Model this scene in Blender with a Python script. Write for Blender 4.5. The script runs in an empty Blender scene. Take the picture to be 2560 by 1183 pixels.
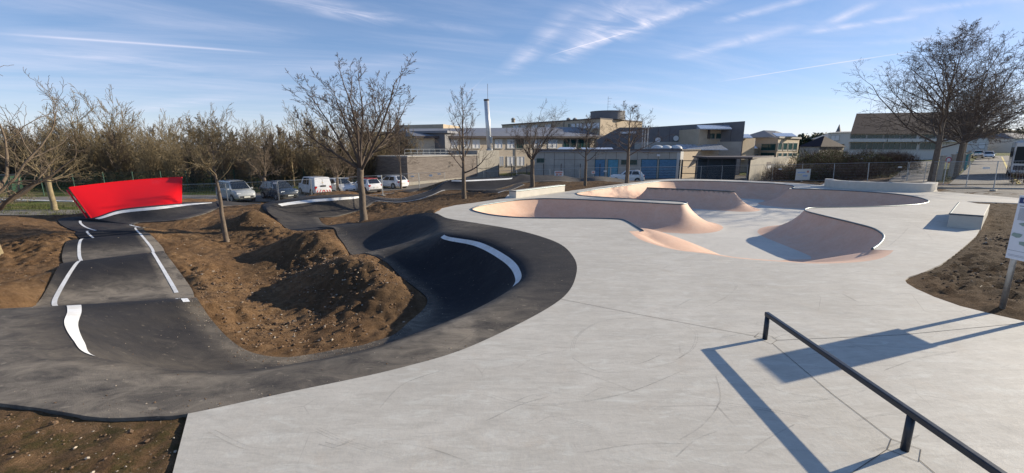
import bpy, bmesh, math, random
import numpy as np
from mathutils import Vector, Matrix, noise
from mathutils.geometry import delaunay_2d_cdt
from mathutils.bvhtree import BVHTree
random.seed(7)
S = bpy.context.scene
C = S.collection
R = math.radians

# ------------------------------------------------------------ camera, sky, sun, exposure
F_PX, PITCH, EYE = 1080.0, R(11.6), 2.9
cam = bpy.data.cameras.new('camera'); cam.lens = F_PX/2560*36; cam.sensor_width = 36
cam.clip_start = .05; cam.clip_end = 6000
camo = bpy.data.objects.new('camera', cam); C.objects.link(camo)
camo.location = (0, 0, EYE); camo.rotation_euler = (R(90)-PITCH, 0, 0)
S.camera = camo
SUN_EL, SUN_AZ = R(19.8), R(70.5)       # azimuth from +Y towards +X
sl = bpy.data.lights.new('sun', 'SUN'); sl.energy = 4.3; sl.angle = R(.5); sl.color = (1, .885, .70)
so = bpy.data.objects.new('sun', sl); C.objects.link(so)
sd = Vector((math.sin(SUN_AZ)*math.cos(SUN_EL), math.cos(SUN_AZ)*math.cos(SUN_EL), math.sin(SUN_EL)))
so.rotation_euler = sd.to_track_quat('Z', 'Y').to_euler(); so.location = (30, 10, 30)
S.view_settings.view_transform = 'Standard'; S.view_settings.look = 'None'
S.view_settings.gamma = 1; S.view_settings.exposure = .72
W = bpy.data.worlds.new('World'); S.world = W; W.use_nodes = True
nt = W.node_tree; N = nt.nodes; LK = nt.links
for n in list(N): N.remove(n)
def wn(t, **k):
    n = N.new(t)
    for a, b in k.items(): setattr(n, a, b)
    return n
def wm(op, a, b=None, c=None, clamp=False):
    n = wn('ShaderNodeMath', operation=op, use_clamp=clamp)
    for i, v in enumerate((a, b, c)):
        if v is None: continue
        if isinstance(v, (int, float)): n.inputs[i].default_value = v
        else: LK.new(v, n.inputs[i])
    return n.outputs[0]
out = wn('ShaderNodeOutputWorld'); bg = wn('ShaderNodeBackground'); bg.inputs[1].default_value = .15
sky = wn('ShaderNodeTexSky', sky_type='NISHITA', sun_disc=False, sun_elevation=SUN_EL, sun_rotation=SUN_AZ)
sky.altitude = 200; sky.air_density = .72; sky.dust_density = .12; sky.ozone_density = 2.6
tc = wn('ShaderNodeTexCoord'); sep = wn('ShaderNodeSeparateXYZ'); LK.new(tc.outputs['Generated'], sep.inputs[0])
zz = wm('MAXIMUM', sep.outputs[2], .015)
u = wm('DIVIDE', sep.outputs[0], wm('ADD', zz, .06)); v = wm('DIVIDE', sep.outputs[1], wm('ADD', zz, .06))
def uvrot(ang, su, sv):
    c_, s_ = math.cos(ang), math.sin(ang)
    a = wm('ADD', wm('MULTIPLY', u, c_*su), wm('MULTIPLY', v, s_*su))
    b = wm('ADD', wm('MULTIPLY', u, -s_*sv), wm('MULTIPLY', v, c_*sv))
    cx = wn('ShaderNodeCombineXYZ'); LK.new(a, cx.inputs[0]); LK.new(b, cx.inputs[1]); return cx.outputs[0]
def cloud(ang, su, sv, scale, dist, lo, hi, seed):
    t = wn('ShaderNodeTexNoise', noise_dimensions='3D'); t.inputs['Scale'].default_value = scale
    t.inputs['Detail'].default_value = 9; t.inputs['Roughness'].default_value = .62; t.inputs['Distortion'].default_value = dist
    m = wn('ShaderNodeVectorMath', operation='ADD'); LK.new(uvrot(ang, su, sv), m.inputs[0]); m.inputs[1].default_value = (seed, seed*.7, seed)
    LK.new(m.outputs[0], t.inputs['Vector'])
    r = wn('ShaderNodeMapRange', interpolation_type='SMOOTHSTEP'); r.inputs[1].default_value = lo; r.inputs[2].default_value = hi
    LK.new(t.outputs[0], r.inputs[0]); return r.outputs[0]
def skydir(px, py):      # photo direction -> cloud plane
    x = (px-1280)/F_PX; y = (py-591.5)/F_PX
    X, Y, Z = x, math.cos(PITCH)-y*math.sin(PITCH), -(math.sin(PITCH)+y*math.cos(PITCH))
    n = math.sqrt(X*X+Y*Y+Z*Z); X, Y, Z = X/n, Y/n, Z/n
    return X/(Z+.06), Y/(Z+.06)
def streak(pa, pb, width, fade=.25):
    (x0, y0), (x1, y1) = skydir(*pa), skydir(*pb)
    L = math.hypot(x1-x0, y1-y0); tx, ty = (x1-x0)/L, (y1-y0)/L
    s = wm('ADD', wm('MULTIPLY', wm('SUBTRACT', u, x0), tx), wm('MULTIPLY', wm('SUBTRACT', v, y0), ty))
    d = wm('ABSOLUTE', wm('ADD', wm('MULTIPLY', wm('SUBTRACT', u, x0), -ty), wm('MULTIPLY', wm('SUBTRACT', v, y0), tx)))
    a = wm('SUBTRACT', 1, wm('DIVIDE', d, width), clamp=True)
    b = wm('DIVIDE', s, L*fade, clamp=True); c = wm('DIVIDE', wm('SUBTRACT', L, s), L*fade, clamp=True)
    return wm('MULTIPLY', wm('MULTIPLY', a, a), wm('MULTIPLY', b, c))
def patch(px, py, rad):
    x0, y0 = skydir(px, py)
    d = wm('SQRT', wm('ADD', wm('POWER', wm('SUBTRACT', u, x0), 2), wm('POWER', wm('SUBTRACT', v, y0), 2)))
    return wm('SUBTRACT', 1, wm('DIVIDE', d, rad), clamp=True)
nzA = cloud(R(38), .9, 2.6, 1.6, 1.2, .30, .78, 8.4)
c1 = cloud(R(25), .5, 1.5, .7, .9, .38, .85, 3.1)       # thin veils
c3 = wm('MULTIPLY', cloud(R(10), .35, 1.1, .8, .9, .35, .85, 5.7), patch(300, 180, 4.0))
def wisp(pa, pb, w, s, fade=.4): return wm('MULTIPLY', wm('POWER', streak(pa, pb, w, fade), .6), s)
tot = None
for q in (((1260, 190), (1500, -30), .16, .55), ((1400, 160), (1640, -60), .22, .75), ((1400, 140), (1860, -30), .13, .95), ((1560, 110), (1720, -80), .20, .5), ((1680, 150), (2010, 60), .16, .55),
          ((1780, 60), (2080, -20), .10, .6), ((2000, 85), (2300, 40), .10, .75), ((2050, 70), (2200, 0), .09, .6), ((2250, 30), (2620, -10), .10, .5), ((2150, 110), (2450, 90), .12, .3), ((560, -40), (1000, 60), .22, .5), ((760, 20), (1260, 90), .16, .3), ((-60, 120), (520, 170), .3, .35), ((250, 290), (620, 235), .35, .4), ((700, 180), (1100, 150), .3, .2)):
    w = wisp(*q); tot = w if tot is None else wm('ADD', tot, w)
tot = wm('MULTIPLY', tot, wm('ADD', wm('MULTIPLY', nzA, .95), .10))
st_ = wm('ADD', wm('MULTIPLY', streak((1790, 206), (2330, 122), .03), .75), wm('MULTIPLY', streak((-40, 82), (680, 134), .07), .5))
st_ = wm('ADD', st_, wm('MULTIPLY', streak((1100, 300), (1215, 190), .02), .25))
st_ = wm('ADD', st_, wm('MULTIPLY', streak((1370, 140), (1600, 72), .018), .5))
tot = wm('ADD', wm('ADD', wm('ADD', wm('MULTIPLY', c1, .30), tot), wm('MULTIPLY', c3, .30)), st_, clamp=True)
mixc = wn('ShaderNodeMix', data_type='RGBA'); LK.new(tot, mixc.inputs[0])
hs = wn('ShaderNodeHueSaturation'); hs.inputs['Saturation'].default_value = 1.30; hs.inputs['Value'].default_value = 1.04
gam = wn('ShaderNodeGamma'); gam.inputs[1].default_value = .66; LK.new(sky.outputs[0], gam.inputs[0]); LK.new(gam.outputs[0], hs.inputs['Color']); LK.new(hs.outputs[0], mixc.inputs[6]); mixc.inputs[7].default_value = (3.6, 3.9, 4.3, 1)
tint = wn('ShaderNodeMix', data_type='RGBA', blend_type='MULTIPLY'); tint.inputs[0].default_value = 1; LK.new(mixc.outputs[2], tint.inputs[6]); tint.inputs[7].default_value = (1.05, .96, 1.02, 1)
hzf = wm('MULTIPLY', wm('POWER', wm('SUBTRACT', 1, wm('MAXIMUM', sep.outputs[2], 0)), 20), .72)
hmix = wn('ShaderNodeMix', data_type='RGBA'); LK.new(hzf, hmix.inputs[0]); LK.new(tint.outputs[2], hmix.inputs[6]); hmix.inputs[7].default_value = (3.1, 3.35, 3.75, 1)
LK.new(hmix.outputs[2], bg.inputs[0]); LK.new(bg.outputs[0], out.inputs[0])

# ------------------------------------------------------------ helpers
def at(px, py, z=0.0):
    "photo point lying at height z -> world point"
    x = (px-1280)/F_PX; y = (py-591.5)/F_PX
    t = (EYE-z)/(math.sin(PITCH)+y*math.cos(PITCH))
    return Vector((x*t, (math.cos(PITCH)-y*math.sin(PITCH))*t, z))
def dp(px, Y, py=400):
    "photo column at distance Y -> (X, Y)"
    y = (py-591.5)/F_PX
    return Vector(((px-1280)/F_PX*Y/(math.cos(PITCH)-y*math.sin(PITCH)), Y))
def hz(py, Y):
    "height of a photo row at distance Y"
    y = (py-591.5)/F_PX
    return EYE - Y*math.tan(PITCH+math.atan(y))

class MB:
    def __init__(s): s.v = []; s.f = []; s.m = []; s.mi = 0
    def add(s, vs, fs):
        o = len(s.v); s.v.extend([tuple(p) for p in vs])
        for f in fs: s.f.append(tuple(i+o for i in f)); s.m.append(s.mi)
    def quad(s, a, b, c, d): s.add((a, b, c, d), ((0, 1, 2, 3),))
    def box(s, c, sz, rz=0, M=None):
        x, y, z = sz[0]/2, sz[1]/2, sz[2]/2
        vs = [Vector((i, j, k)) for k in (-z, z) for j in (-y, y) for i in (-x, x)]
        T = Matrix.Translation(Vector(c)) @ Matrix.Rotation(rz, 4, 'Z')
        if M is not None: T = M @ T
        s.add([T @ p for p in vs], ((0, 2, 3, 1), (4, 5, 7, 6), (0, 1, 5, 4), (2, 6, 7, 3), (0, 4, 6, 2), (1, 3, 7, 5)))
    def prism(s, poly, z0, z1):
        n = len(poly); z0 = z0 if hasattr(z0, '__len__') else [z0]*n; z1 = z1 if hasattr(z1, '__len__') else [z1]*n
        A = sum(poly[i][0]*poly[(i+1) % n][1]-poly[(i+1) % n][0]*poly[i][1] for i in range(n))
        idx = list(range(n)) if A > 0 else list(range(n))[::-1]
        vs = [(poly[i][0], poly[i][1], z0[i]) for i in idx]+[(poly[i][0], poly[i][1], z1[i]) for i in idx]
        fs = [(i, (i+1) % n, n+(i+1) % n, n+i) for i in range(n)]+[tuple(range(n, 2*n)), tuple(range(n-1, -1, -1))]
        s.add(vs, fs)
    def tube(s, pts, rad, n=8, cap=True):
        pts = [Vector(p) for p in pts]; k = len(pts)
        rad = rad if hasattr(rad, '__len__') else [rad]*k
        o = len(s.v); t0 = (pts[1]-pts[0]).normalized()
        ref = Vector((0, 0, 1)) if abs(t0.z) < .9 else Vector((1, 0, 0))
        for i, p in enumerate(pts):
            t = (pts[min(i+1, k-1)]-pts[max(i-1, 0)]).normalized()
            a = t.cross(ref)
            if a.length < 1e-4: a = t.orthogonal()
            a.normalize(); b = t.cross(a).normalized()
            for j in range(n):
                w = 2*math.pi*j/n; s.v.append(tuple(p+(a*math.cos(w)+b*math.sin(w))*rad[i]))
        for i in range(k-1):
            for j in range(n):
                s.f.append((o+i*n+j, o+(i+1)*n+j, o+(i+1)*n+(j+1) % n, o+i*n+(j+1) % n)); s.m.append(s.mi)
        if cap and n > 3:
            s.f.append(tuple(o+j for j in range(n))); s.m.append(s.mi)
            s.f.append(tuple(o+(k-1)*n+j for j in reversed(range(n)))); s.m.append(s.mi)
    def cyl(s, c, r, h, n=20, axis='Z', r2=None):
        d = {'Z': Vector((0, 0, 1)), 'X': Vector((1, 0, 0)), 'Y': Vector((0, 1, 0))}[axis]
        c = Vector(c); s.tube([c-d*h/2, c+d*h/2], [r, r if r2 is None else r2], n)
    def build(s, name, mats, parent=None, smooth=False, auto=None):
        me = bpy.data.meshes.new(name); me.from_pydata(s.v, [], s.f)
        for m in (mats if isinstance(mats, (list, tuple)) else [mats]): me.materials.append(m)
        if any(s.m): me.polygons.foreach_set('material_index', s.m)
        if smooth: me.polygons.foreach_set('use_smooth', [True]*len(me.polygons))
        me.update(); o = bpy.data.objects.new(name, me); C.objects.link(o)
        if parent is not None: o.parent = parent
        return o
def bevel(o, w=.01, seg=2):
    m = o.modifiers.new('bevel', 'BEVEL'); m.width = w; m.segments = seg; m.limit_method = 'ANGLE'; return o
def tag(o, label=None, cat=None, group=None, kind=None):
    if label: o['label'] = label
    if cat: o['category'] = cat
    if group: o['group'] = group
    if kind: o['kind'] = kind
    return o
def empty(name, loc=(0, 0, 0), rz=0, **k):
    o = bpy.data.objects.new(name, None); C.objects.link(o); o.location = loc; o.rotation_euler = (0, 0, rz)
    o.empty_display_size = .2
    return tag(o, **k)
def copy_tree(o, parent=None):
    c = o.copy(); C.objects.link(c)
    if parent is not None: c.parent = parent
    for ch in list(o.children): copy_tree(ch, c)
    return c
def inpoly(x, y, poly):
    r = False; n = len(poly); j = n-1
    for i in range(n):
        xi, yi = poly[i][0], poly[i][1]; xj, yj = poly[j][0], poly[j][1]
        if (yi > y) != (yj > y) and x < (xj-xi)*(y-yi)/(yj-yi)+xi: r = not r
        j = i
    return r
def inpoly_np(X, Y, poly):
    r = np.zeros(X.shape, bool); n = len(poly); j = n-1
    for i in range(n):
        xi, yi = poly[i][0], poly[i][1]; xj, yj = poly[j][0], poly[j][1]
        if yi != yj:
            r ^= ((yi > Y) != (yj > Y)) & (X < (xj-xi)*(Y-yi)/(yj-yi)+xi)
        j = i
    return r
def catmull(pts, sub, closed=False):
    pts = [np.array(p, float) for p in pts]; n = len(pts); out = []
    for i in range(n if closed else n-1):
        if closed: p0, p1, p2, p3 = pts[i-1], pts[i], pts[(i+1) % n], pts[(i+2) % n]
        else: p0, p1, p2, p3 = pts[max(i-1, 0)], pts[i], pts[i+1], pts[min(i+2, n-1)]
        for k in range(sub):
            t = k/sub
            out.append(.5*((2*p1)+(p2-p0)*t+(2*p0-5*p1+4*p2-p3)*t*t+(3*p1-p0-3*p2+p3)*t**3))
    if not closed: out.append(pts[-1])
    return out
def segdist(X, Y, line):
    d = np.full(X.shape, 1e9)
    for a, b in zip(line[:-1], line[1:]):
        ax, ay, bx, by = a[0], a[1], b[0], b[1]
        L2 = max((bx-ax)**2+(by-ay)**2, 1e-9)
        t = np.clip(((X-ax)*(bx-ax)+(Y-ay)*(by-ay))/L2, 0, 1)
        d = np.minimum(d, np.hypot(X-ax-t*(bx-ax), Y-ay-t*(by-ay)))
    return d

# ------------------------------------------------------------ materials
class NB:
    "small node-building helper"
    def __init__(s, name):
        s.m = bpy.data.materials.new(name); s.m.use_nodes = True; s.t = s.m.node_tree
        s.b = s.t.nodes['Principled BSDF']; s.out = s.t.nodes['Material Output']
    def n(s, t, **k):
        n = s.t.nodes.new(t)
        for a, b in k.items(): setattr(n, a, b)
        return n
    def l(s, a, b): s.t.links.new(a, b)
    def co(s): return s.n('ShaderNodeTexCoord').outputs['Object']
    def noise(s, scale, detail=6, rough=.6, dist=0, vec=None, stretch=None):
        v = vec or s.co()
        if stretch:
            mp = s.n('ShaderNodeMapping'); mp.inputs['Scale'].default_value = stretch; s.l(v, mp.inputs[0]); v = mp.outputs[0]
        n = s.n('ShaderNodeTexNoise'); s.l(v, n.inputs['Vector'])
        n.inputs['Scale'].default_value = scale; n.inputs['Detail'].default_value = detail
        n.inputs['Roughness'].default_value = rough; n.inputs['Distortion'].default_value = dist
        return n.outputs[0]
    def voro(s, scale, feature='F1', out='Distance', rand=1):
        n = s.n('ShaderNodeTexVoronoi', feature=feature); s.l(s.co(), n.inputs['Vector']); n.inputs['Scale'].default_value = scale
        n.inputs['Randomness'].default_value = rand; return n.outputs[out]
    def rng(s, v, a, b, c=0, d=1, sm=False):
        r = s.n('ShaderNodeMapRange'); r.interpolation_type = 'SMOOTHSTEP' if sm else 'LINEAR'
        for i, q in enumerate((a, b, c, d)): r.inputs[i+1].default_value = q
        s.l(v, r.inputs[0]); return r.outputs[0]
    def math(s, op, a, b=0, clamp=False):
        n = s.n('ShaderNodeMath', operation=op, use_clamp=clamp)
        for i, q in enumerate((a, b)):
            if isinstance(q, (int, float)): n.inputs[i].default_value = q
            else: s.l(q, n.inputs[i])
        return n.outputs[0]
    def mix(s, f, a, b, mode='MIX'):
        n = s.n('ShaderNodeMix', data_type='RGBA', blend_type=mode)
        for i, q in ((0, f), (6, a), (7, b)):
            if isinstance(q, (int, float)): n.inputs[i].default_value = q
            elif isinstance(q, (tuple, list)): n.inputs[i].default_value = tuple(q)+(1,) if len(q) == 3 else q
            else: s.l(q, n.inputs[i])
        return n.outputs[2]
    def col(s, c): s.l(c, s.b.inputs['Base Color'])
    def rough(s, r):
        if isinstance(r, (int, float)): s.b.inputs['Roughness'].default_value = r
        else: s.l(r, s.b.inputs['Roughness'])
    def bump(s, h, dist=.02, strength=.5):
        prev = s.b.inputs['Normal'].links
        n = s.n('ShaderNodeBump'); n.inputs['Distance'].default_value = dist; n.inputs['Strength'].default_value = strength
        s.l(h, n.inputs['Height'])
        if prev: s.l(prev[0].from_socket, n.inputs['Normal'])
        s.l(n.outputs[0], s.b.inputs['Normal'])
    def attr(s, name):
        a = s.n('ShaderNodeAttribute'); a.attribute_name = name; return a.outputs['Fac']
def simple(name, c, rough=.6, metal=0, var=.12, scale=6, bump=0, spec=None, stretch=None, coat=0):
    b = NB(name); nz = b.noise(scale, 5, .6, stretch=stretch)
    f = b.rng(nz, .3, .7)
    b.col(b.mix(f, tuple(q*(1-var) for q in c), tuple(min(1, q*(1+var)) for q in c)))
    b.rough(b.rng(nz, .2, .8, max(rough-.06, 0), min(rough+.06, 1))); b.b.inputs['Metallic'].default_value = metal
    if coat: b.b.inputs['Coat Weight'].default_value = coat
    if spec is not None: b.b.inputs['Specular IOR Level'].default_value = spec
    if bump: b.bump(b.noise(scale*6, 4, .7), bump, .5)
    return b.m
M = {}
# poured concrete
def concrete(name, c1, c2, warm=(.50, .40, .30), wm_=.34, streaky=True):
    b = NB(name)
    big = b.rng(b.noise(.45, 6, .62, .6), .32, .68); mid = b.rng(b.noise(2.6, 8, .7, .4), .35, .7)
    fine = b.noise(60, 4, .7); st = b.rng(b.noise(1.3, 7, .65, .8, stretch=(1.0, 3.2, 1)), .42, .75)
    c = b.mix(big, c1, c2); c = b.mix(b.math('MULTIPLY', mid, .35), c, tuple(q*.78 for q in c1))
    c = b.mix(b.math('MULTIPLY', b.rng(b.noise(1.1, 6, .7, 1.2), .55, .72), wm_), c, warm)
    if streaky:
        c = b.mix(b.math('MULTIPLY', st, .38), c, tuple(q*.60 for q in c1))
        c = b.mix(b.rng(b.noise(.22, 5, .7, 1.5), .44, .62, 0, .42), c, tuple(q*.74 for q in c1))
        c = b.mix(b.rng(b.noise(5.5, 9, .75, 1.0, stretch=(.5, 2.4, 1)), .47, .68, 0, .55), c, tuple(q*.68 for q in c1))
        c = b.mix(b.rng(b.noise(3.2, 8, .75, .8, stretch=(.6, 1.8, 1)), .52, .70, 0, .5), c, tuple(min(q*1.22, .72) for q in c2))
        hl = b.math('SUBTRACT', 1, b.rng(b.voro(.8, 'DISTANCE_TO_EDGE'), 0, .006)); c = b.mix(b.math('MULTIPLY', hl, b.rng(b.noise(.7, 3, .5), .56, .64, 0, .5)), c, (.2, .18, .16))
    c = b.mix(b.rng(fine, .3, .7, 0, .14), c, tuple(q*.6 for q in c1))
    sp = b.rng(b.voro(9), .02, .05, 1, 0); sp = b.math('MULTIPLY', sp, b.rng(b.noise(2.2, 2, .5), .60, .63))
    c = b.mix(b.math('MULTIPLY', sp, .7), c, (.12, .10, .085))
    b.col(c); b.rough(b.rng(mid, 0, 1, .62, .8)); b.bump(b.noise(18, 7, .7), .006, .5); b.b.inputs['Specular IOR Level'].default_value = .35
    return b.m
M['concrete'] = concrete('plaza_concrete', (.565, .525, .455), (.65, .61, .535))
M['ledge'] = concrete('ledge_concrete', (.55, .515, .44), (.63, .59, .52), streaky=False)
M['oldconc'] = concrete('weathered_concrete', (.36, .33, .28), (.46, .42, .35), wm_=.35)
# bowl: pink walls, grey floor, split at the foot line kept in an attribute
b = NB('bowl_concrete')
wall = b.attr('wallness')
nz = b.noise(1.6, 8, .68, .5); nm = b.noise(9, 6, .7, .6)
pk = b.mix(b.rng(nz, .3, .7), (.62, .385, .265), (.70, .47, .34)); pk = b.mix(b.rng(nm, .45, .75, 0, .4), pk, (.48, .295, .205))
pk = b.mix(b.math('MULTIPLY', b.rng(b.noise(.9, 6, .7, 1.4), .5, .7), .35), pk, (.62, .50, .40))
gr = b.mix(b.rng(b.noise(.7, 7, .65, .8), .3, .7), (.54, .51, .45), (.64, .605, .535)); gr = b.mix(b.rng(b.noise(3, 7, .7, 1), .5, .8, 0, .35), gr, (.30, .295, .28))
b.col(b.mix(b.rng(wall, .49, .51), gr, pk)); b.rough(.68); b.bump(nm, .004, .5); M['bowl'] = b.m
# asphalt, dusted
def asphalt(name, c1, c2, dustc, attr=True):
    b = NB(name)
    big = b.rng(b.noise(.8, 6, .6, .5), .3, .7); fine = b.noise(140, 3, .8)
    c = b.mix(big, c1, c2); c = b.mix(b.rng(fine, .48, .75, 0, .6), c, tuple(q*2.3 for q in c2)); ag = b.rng(b.voro(85), .10, .22, 1, 0); c = b.mix(b.math('MULTIPLY', ag, b.rng(b.noise(30, 2, .5), .5, .6, 0, .6)), c, tuple(q*3.6 for q in c2))
    d = b.rng(b.noise(1.1, 8, .7, 1.0, stretch=(1, 2.2, 1)), .50, .78, 0, .13)
    sp = b.math('MULTIPLY', b.rng(b.noise(7, 3, .5, .5, stretch=(1, 1.7, 1)), .66, .72), .30)
    d = b.math('ADD', d, sp, True)
    if attr:
        a = b.attr('dust'); d = b.math('ADD', b.math('MULTIPLY', d, b.rng(a, 0, 1, .55, 1.6)), b.math('MULTIPLY', b.math('MULTIPLY', a, .75), b.rng(b.noise(1.6, 9, .72, .5, stretch=(1, 1.8, 1)), .25, .68)), True)
    b.col(b.mix(d, c, dustc)); b.rough(b.rng(fine, .3, .7, .72, .95)); b.b.inputs['Specular IOR Level'].default_value = .22
    b.bump(b.noise(55, 6, .8), .012, .6); return b.m
M['asphalt'] = asphalt('track_asphalt', (.014, .014, .017), (.024, .024, .028), (.27, .23, .18))
M['road'] = asphalt('road_asphalt', (.13, .118, .105), (.19, .172, .15), (.26, .235, .20), False)
# earth
b = NB('brown_earth')
n1 = b.noise(.55, 6, .65, .5); n2 = b.noise(4.5, 8, .72, .3); n3 = b.noise(28, 6, .75)
c = b.mix(b.rng(n1, .35, .65), (.205, .120, .062), (.31, .195, .105)); c = b.mix(b.rng(n2, .38, .66), c, (.130, .073, .036))
c = b.mix(b.rng(n3, .56, .72, 0, .6), c, (.27, .19, .12))
st = b.rng(b.voro(16), .12, .20, 1, 0); st = b.math('MULTIPLY', st, b.rng(b.noise(3.3, 3, .6), .52, .6)); c = b.mix(b.math('MULTIPLY', st, .75), c, (.34, .27, .20))
g = b.attr('grass'); gn = b.noise(3.5, 7, .7)
gc = b.mix(b.rng(gn, .35, .65), (.055, .075, .018), (.12, .145, .035)); gc = b.mix(b.rng(b.noise(.5, 4, .6), .45, .62), gc, (.17, .14, .075))
gf = b.rng(b.math('ADD', g, b.rng(gn, .3, .7, -.25, .25)), .42, .58)
mo = b.attr('moss'); c = b.mix(b.math('MULTIPLY', mo, b.rng(n2, .45, .6)), c, (.085, .085, .03))
dk = b.attr('dark'); c = b.mix(b.math('MULTIPLY', dk, b.rng(n2, .2, .5, .5, .85)), c, (.080, .054, .033))
b.col(b.mix(gf, c, gc)); b.rough(.95); b.b.inputs['Specular IOR Level'].default_value = .15
b.bump(n2, .13, .95); b.bump(n3, .05, 1.0); b.bump(b.noise(90, 4, .8), .012, .8); M['earth'] = b.m
M['stone'] = simple('pale_stone', (.42, .35, .27), .85, var=.35, scale=3)
M['clod'] = simple('earth_clod', (.16, .10, .058), .95, var=.3, scale=5, bump=.01)
b = NB('white_road_paint'); wr = b.rng(b.noise(9, 8, .75), .60, .72); c = b.mix(b.rng(b.noise(2.5, 6, .7), .4, .7), (.76, .77, .78), (.62, .60, .56))
b.col(b.mix(b.math('MULTIPLY', wr, .75), c, (.16, .155, .15))); b.rough(.7); b.bump(b.noise(60, 4, .8), .006, .5); M['white'] = b.m
M['red'] = simple('red_painted_steel', (.80, .008, .012), .48, var=.07, scale=.5, spec=.25)
M['steel'] = simple('galvanised_steel', (.42, .44, .45), .42, .75, .15, 20)
M['coping'] = simple('steel_coping', (.14, .17, .18), .42, .8, .15, 10)
M['blackmetal'] = simple('blue_black_painted_steel', (.018, .024, .036), .38, .1, .2, 18)
M['joint'] = simple('saw_cut_joint', (.12, .11, .10), .95, var=.2, scale=30)
M['bark'] = simple('grey_brown_bark', (.15, .115, .085), .9, var=.35, scale=14, bump=.02, stretch=(1, 1, .3))
M['twig'] = simple('bare_brown_twigs', (.145, .108, .075), .9, var=.3, scale=4)
M['darktwig'] = simple('dark_bare_twigs', (.105, .078, .06), .9, var=.3, scale=4)
M['mosstwig'] = simple('lichen_covered_twigs', (.190, .146, .082), .9, var=.35, scale=.6)
M['mossbark'] = simple('lichen_covered_bark', (.24, .19, .11), .9, var=.3, scale=6)
M['ivy'] = simple('dark_ivy_leaves', (.022, .034, .010), .6, var=.4, scale=2)
def leafmat(name, c1, c2):
    b = NB(name); b.col(b.mix(b.rng(b.noise(1.1, 5, .7), .35, .65), c1, c2)); b.rough(.8); b.b.inputs['Specular IOR Level'].default_value = .2; return b.m
M['hedge'] = leafmat('olive_bramble_leaves', (.055, .06, .018), (.15, .145, .045))
M['russet'] = leafmat('russet_bramble_stems', (.075, .04, .026), (.15, .085, .05))

# ------------------------------------------------------------ pump track ribbons: stations (outer edge, rim, inner edge, wall factor, dust)
def w_(p): return Vector(p[1:]) if p[0] == 'w' else at(*p)
R1 = [
 ((650,507,-1.05),(652,509,-1.05),(660,523,-1.1),0,.2), ((600,506,-.85),(601,508,-.85),(607,517,-.9),0,.2),
 ((548,501,-.42),(545,504,-.42),(556,515,-.5),0,.1),
 ((537,504,-.40),(533,506,-.38),(548,518,-.55),.2,.1), ((470,505,-.25),(470,509,-.25),(510,534,-.58),.7,.3), ((400,510,-.2),(400,515,-.2),(440,550,-.75),.9,.25),
 ((296,520,-.36),(300,526,-.36),(352,556,-.85),.9,.1), ((222,538,-.68),(236,546,-.68),(335,560,-.86),.5,.1),
 ((147,548,-.8),(175,549,-.8),(334,562,-.88),0,.1), ((178,574,-.9),(195,573,-.9),(338,565,-.92),0,.2),
 (('w',-17.9,18.9,-1.1),('w',-17.7,19.0,-1.1),('w',-16.5,20.35,-1.1),0,.3),
 ((188,580,-.60),(200,579,-.60),(357,568,-.60),0,0), (('w',-17.0,17.0,-1.12),('w',-16.8,17.1,-1.12),('w',-15.45,18.4,-1.12),0,.4),
 ((172,601,-.65),(185,599,-.65),(372,582,-.65),0,0), ((155,641,-.98),(170,640,-.98),(407,619,-.98),0,2.2),
 (('w',-14.55,13.6,-1.0),('w',-14.4,13.7,-1.0),('w',-12.5,15.1,-1.0),0,1.2), ((150,661,-.42),(168,658,-.42),(410,629,-.42),0,0), ((98,752,-1.0),(118,750,-1.0),(474,714,-1.0),0,2.6),
 (('w',-11.8,9.7,-.9),('w',-10.8,9.8,-.93),('w',-8.35,10.8,-.95),0,1.0),
 ((-60,775,-.3),(165,763,-.3),(492,745,-.5),.0,.1), ((-230,800,-.2),(168,779,-.2),(507,768,-.66),.35,.1),
 (('w',-11.2,6.5,-.1),(160,806,-.12),(527,797,-.85),.8,.15), (('w',-9.6,5.5,-.05),(182,845,-.06),(572,846,-1.0),.9,.25),
 (('w',-7.6,4.85,-.02),(225,880,-.02),(627,880,-1.1),1,.5), ((95,1020,0),(400,911,0),(705,893,-1.15),1,.6), ((250,1044,0),(540,917,0),(780,885,-1.2),1,.5), ((380,1041,0),(650,911,0),(855,871,-1.2),1,.3),
 ((470,1034,0),(740,899,0),(895,865,-1.2),1,.25), ((700,985,0),(860,877,0),(930,855,-1.2),1,.1), ((1000,920,0),(1000,839,0),(985,836,-1.2),1,.3),
 ((1200,856,0),(1190,765,0),(1022,805,-1.2),1,.9), ((1400,750,0),(1296,702,0),(1060,771,-1.2),1,.25), ((1441,684,0),(1304,668,0),(1067,745,-1.2),1,0),
 ((1432,640,0),(1272,634,0),(1040,720,-1.2),1,0), ((1390,605,0),(1202,600,0),(1000,690,-1.1),1,0), ((1300,577,0),(1118,586,0),(966,656,-.96),.9,0),
 ((1200,559,0),(1112,573,-.1),(918,633,-.76),.35,.6), ((1120,546,0),(1088,553,-.05),(880,637,-1.02),.9,.2), ((1079,532,0),(1060,545,-.12),(860,610,-1.08),.95,.1),
 ((1002,541,-.42),(1000,547,-.45),(845,590,-1.0),.4,.1), ((905,557,-.8),(900,560,-.8),(833,569,-.82),0,.1),
 ((868,556,-1.05),(862,558,-1.1),(790,568,-1.15),0,.1)]
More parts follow.
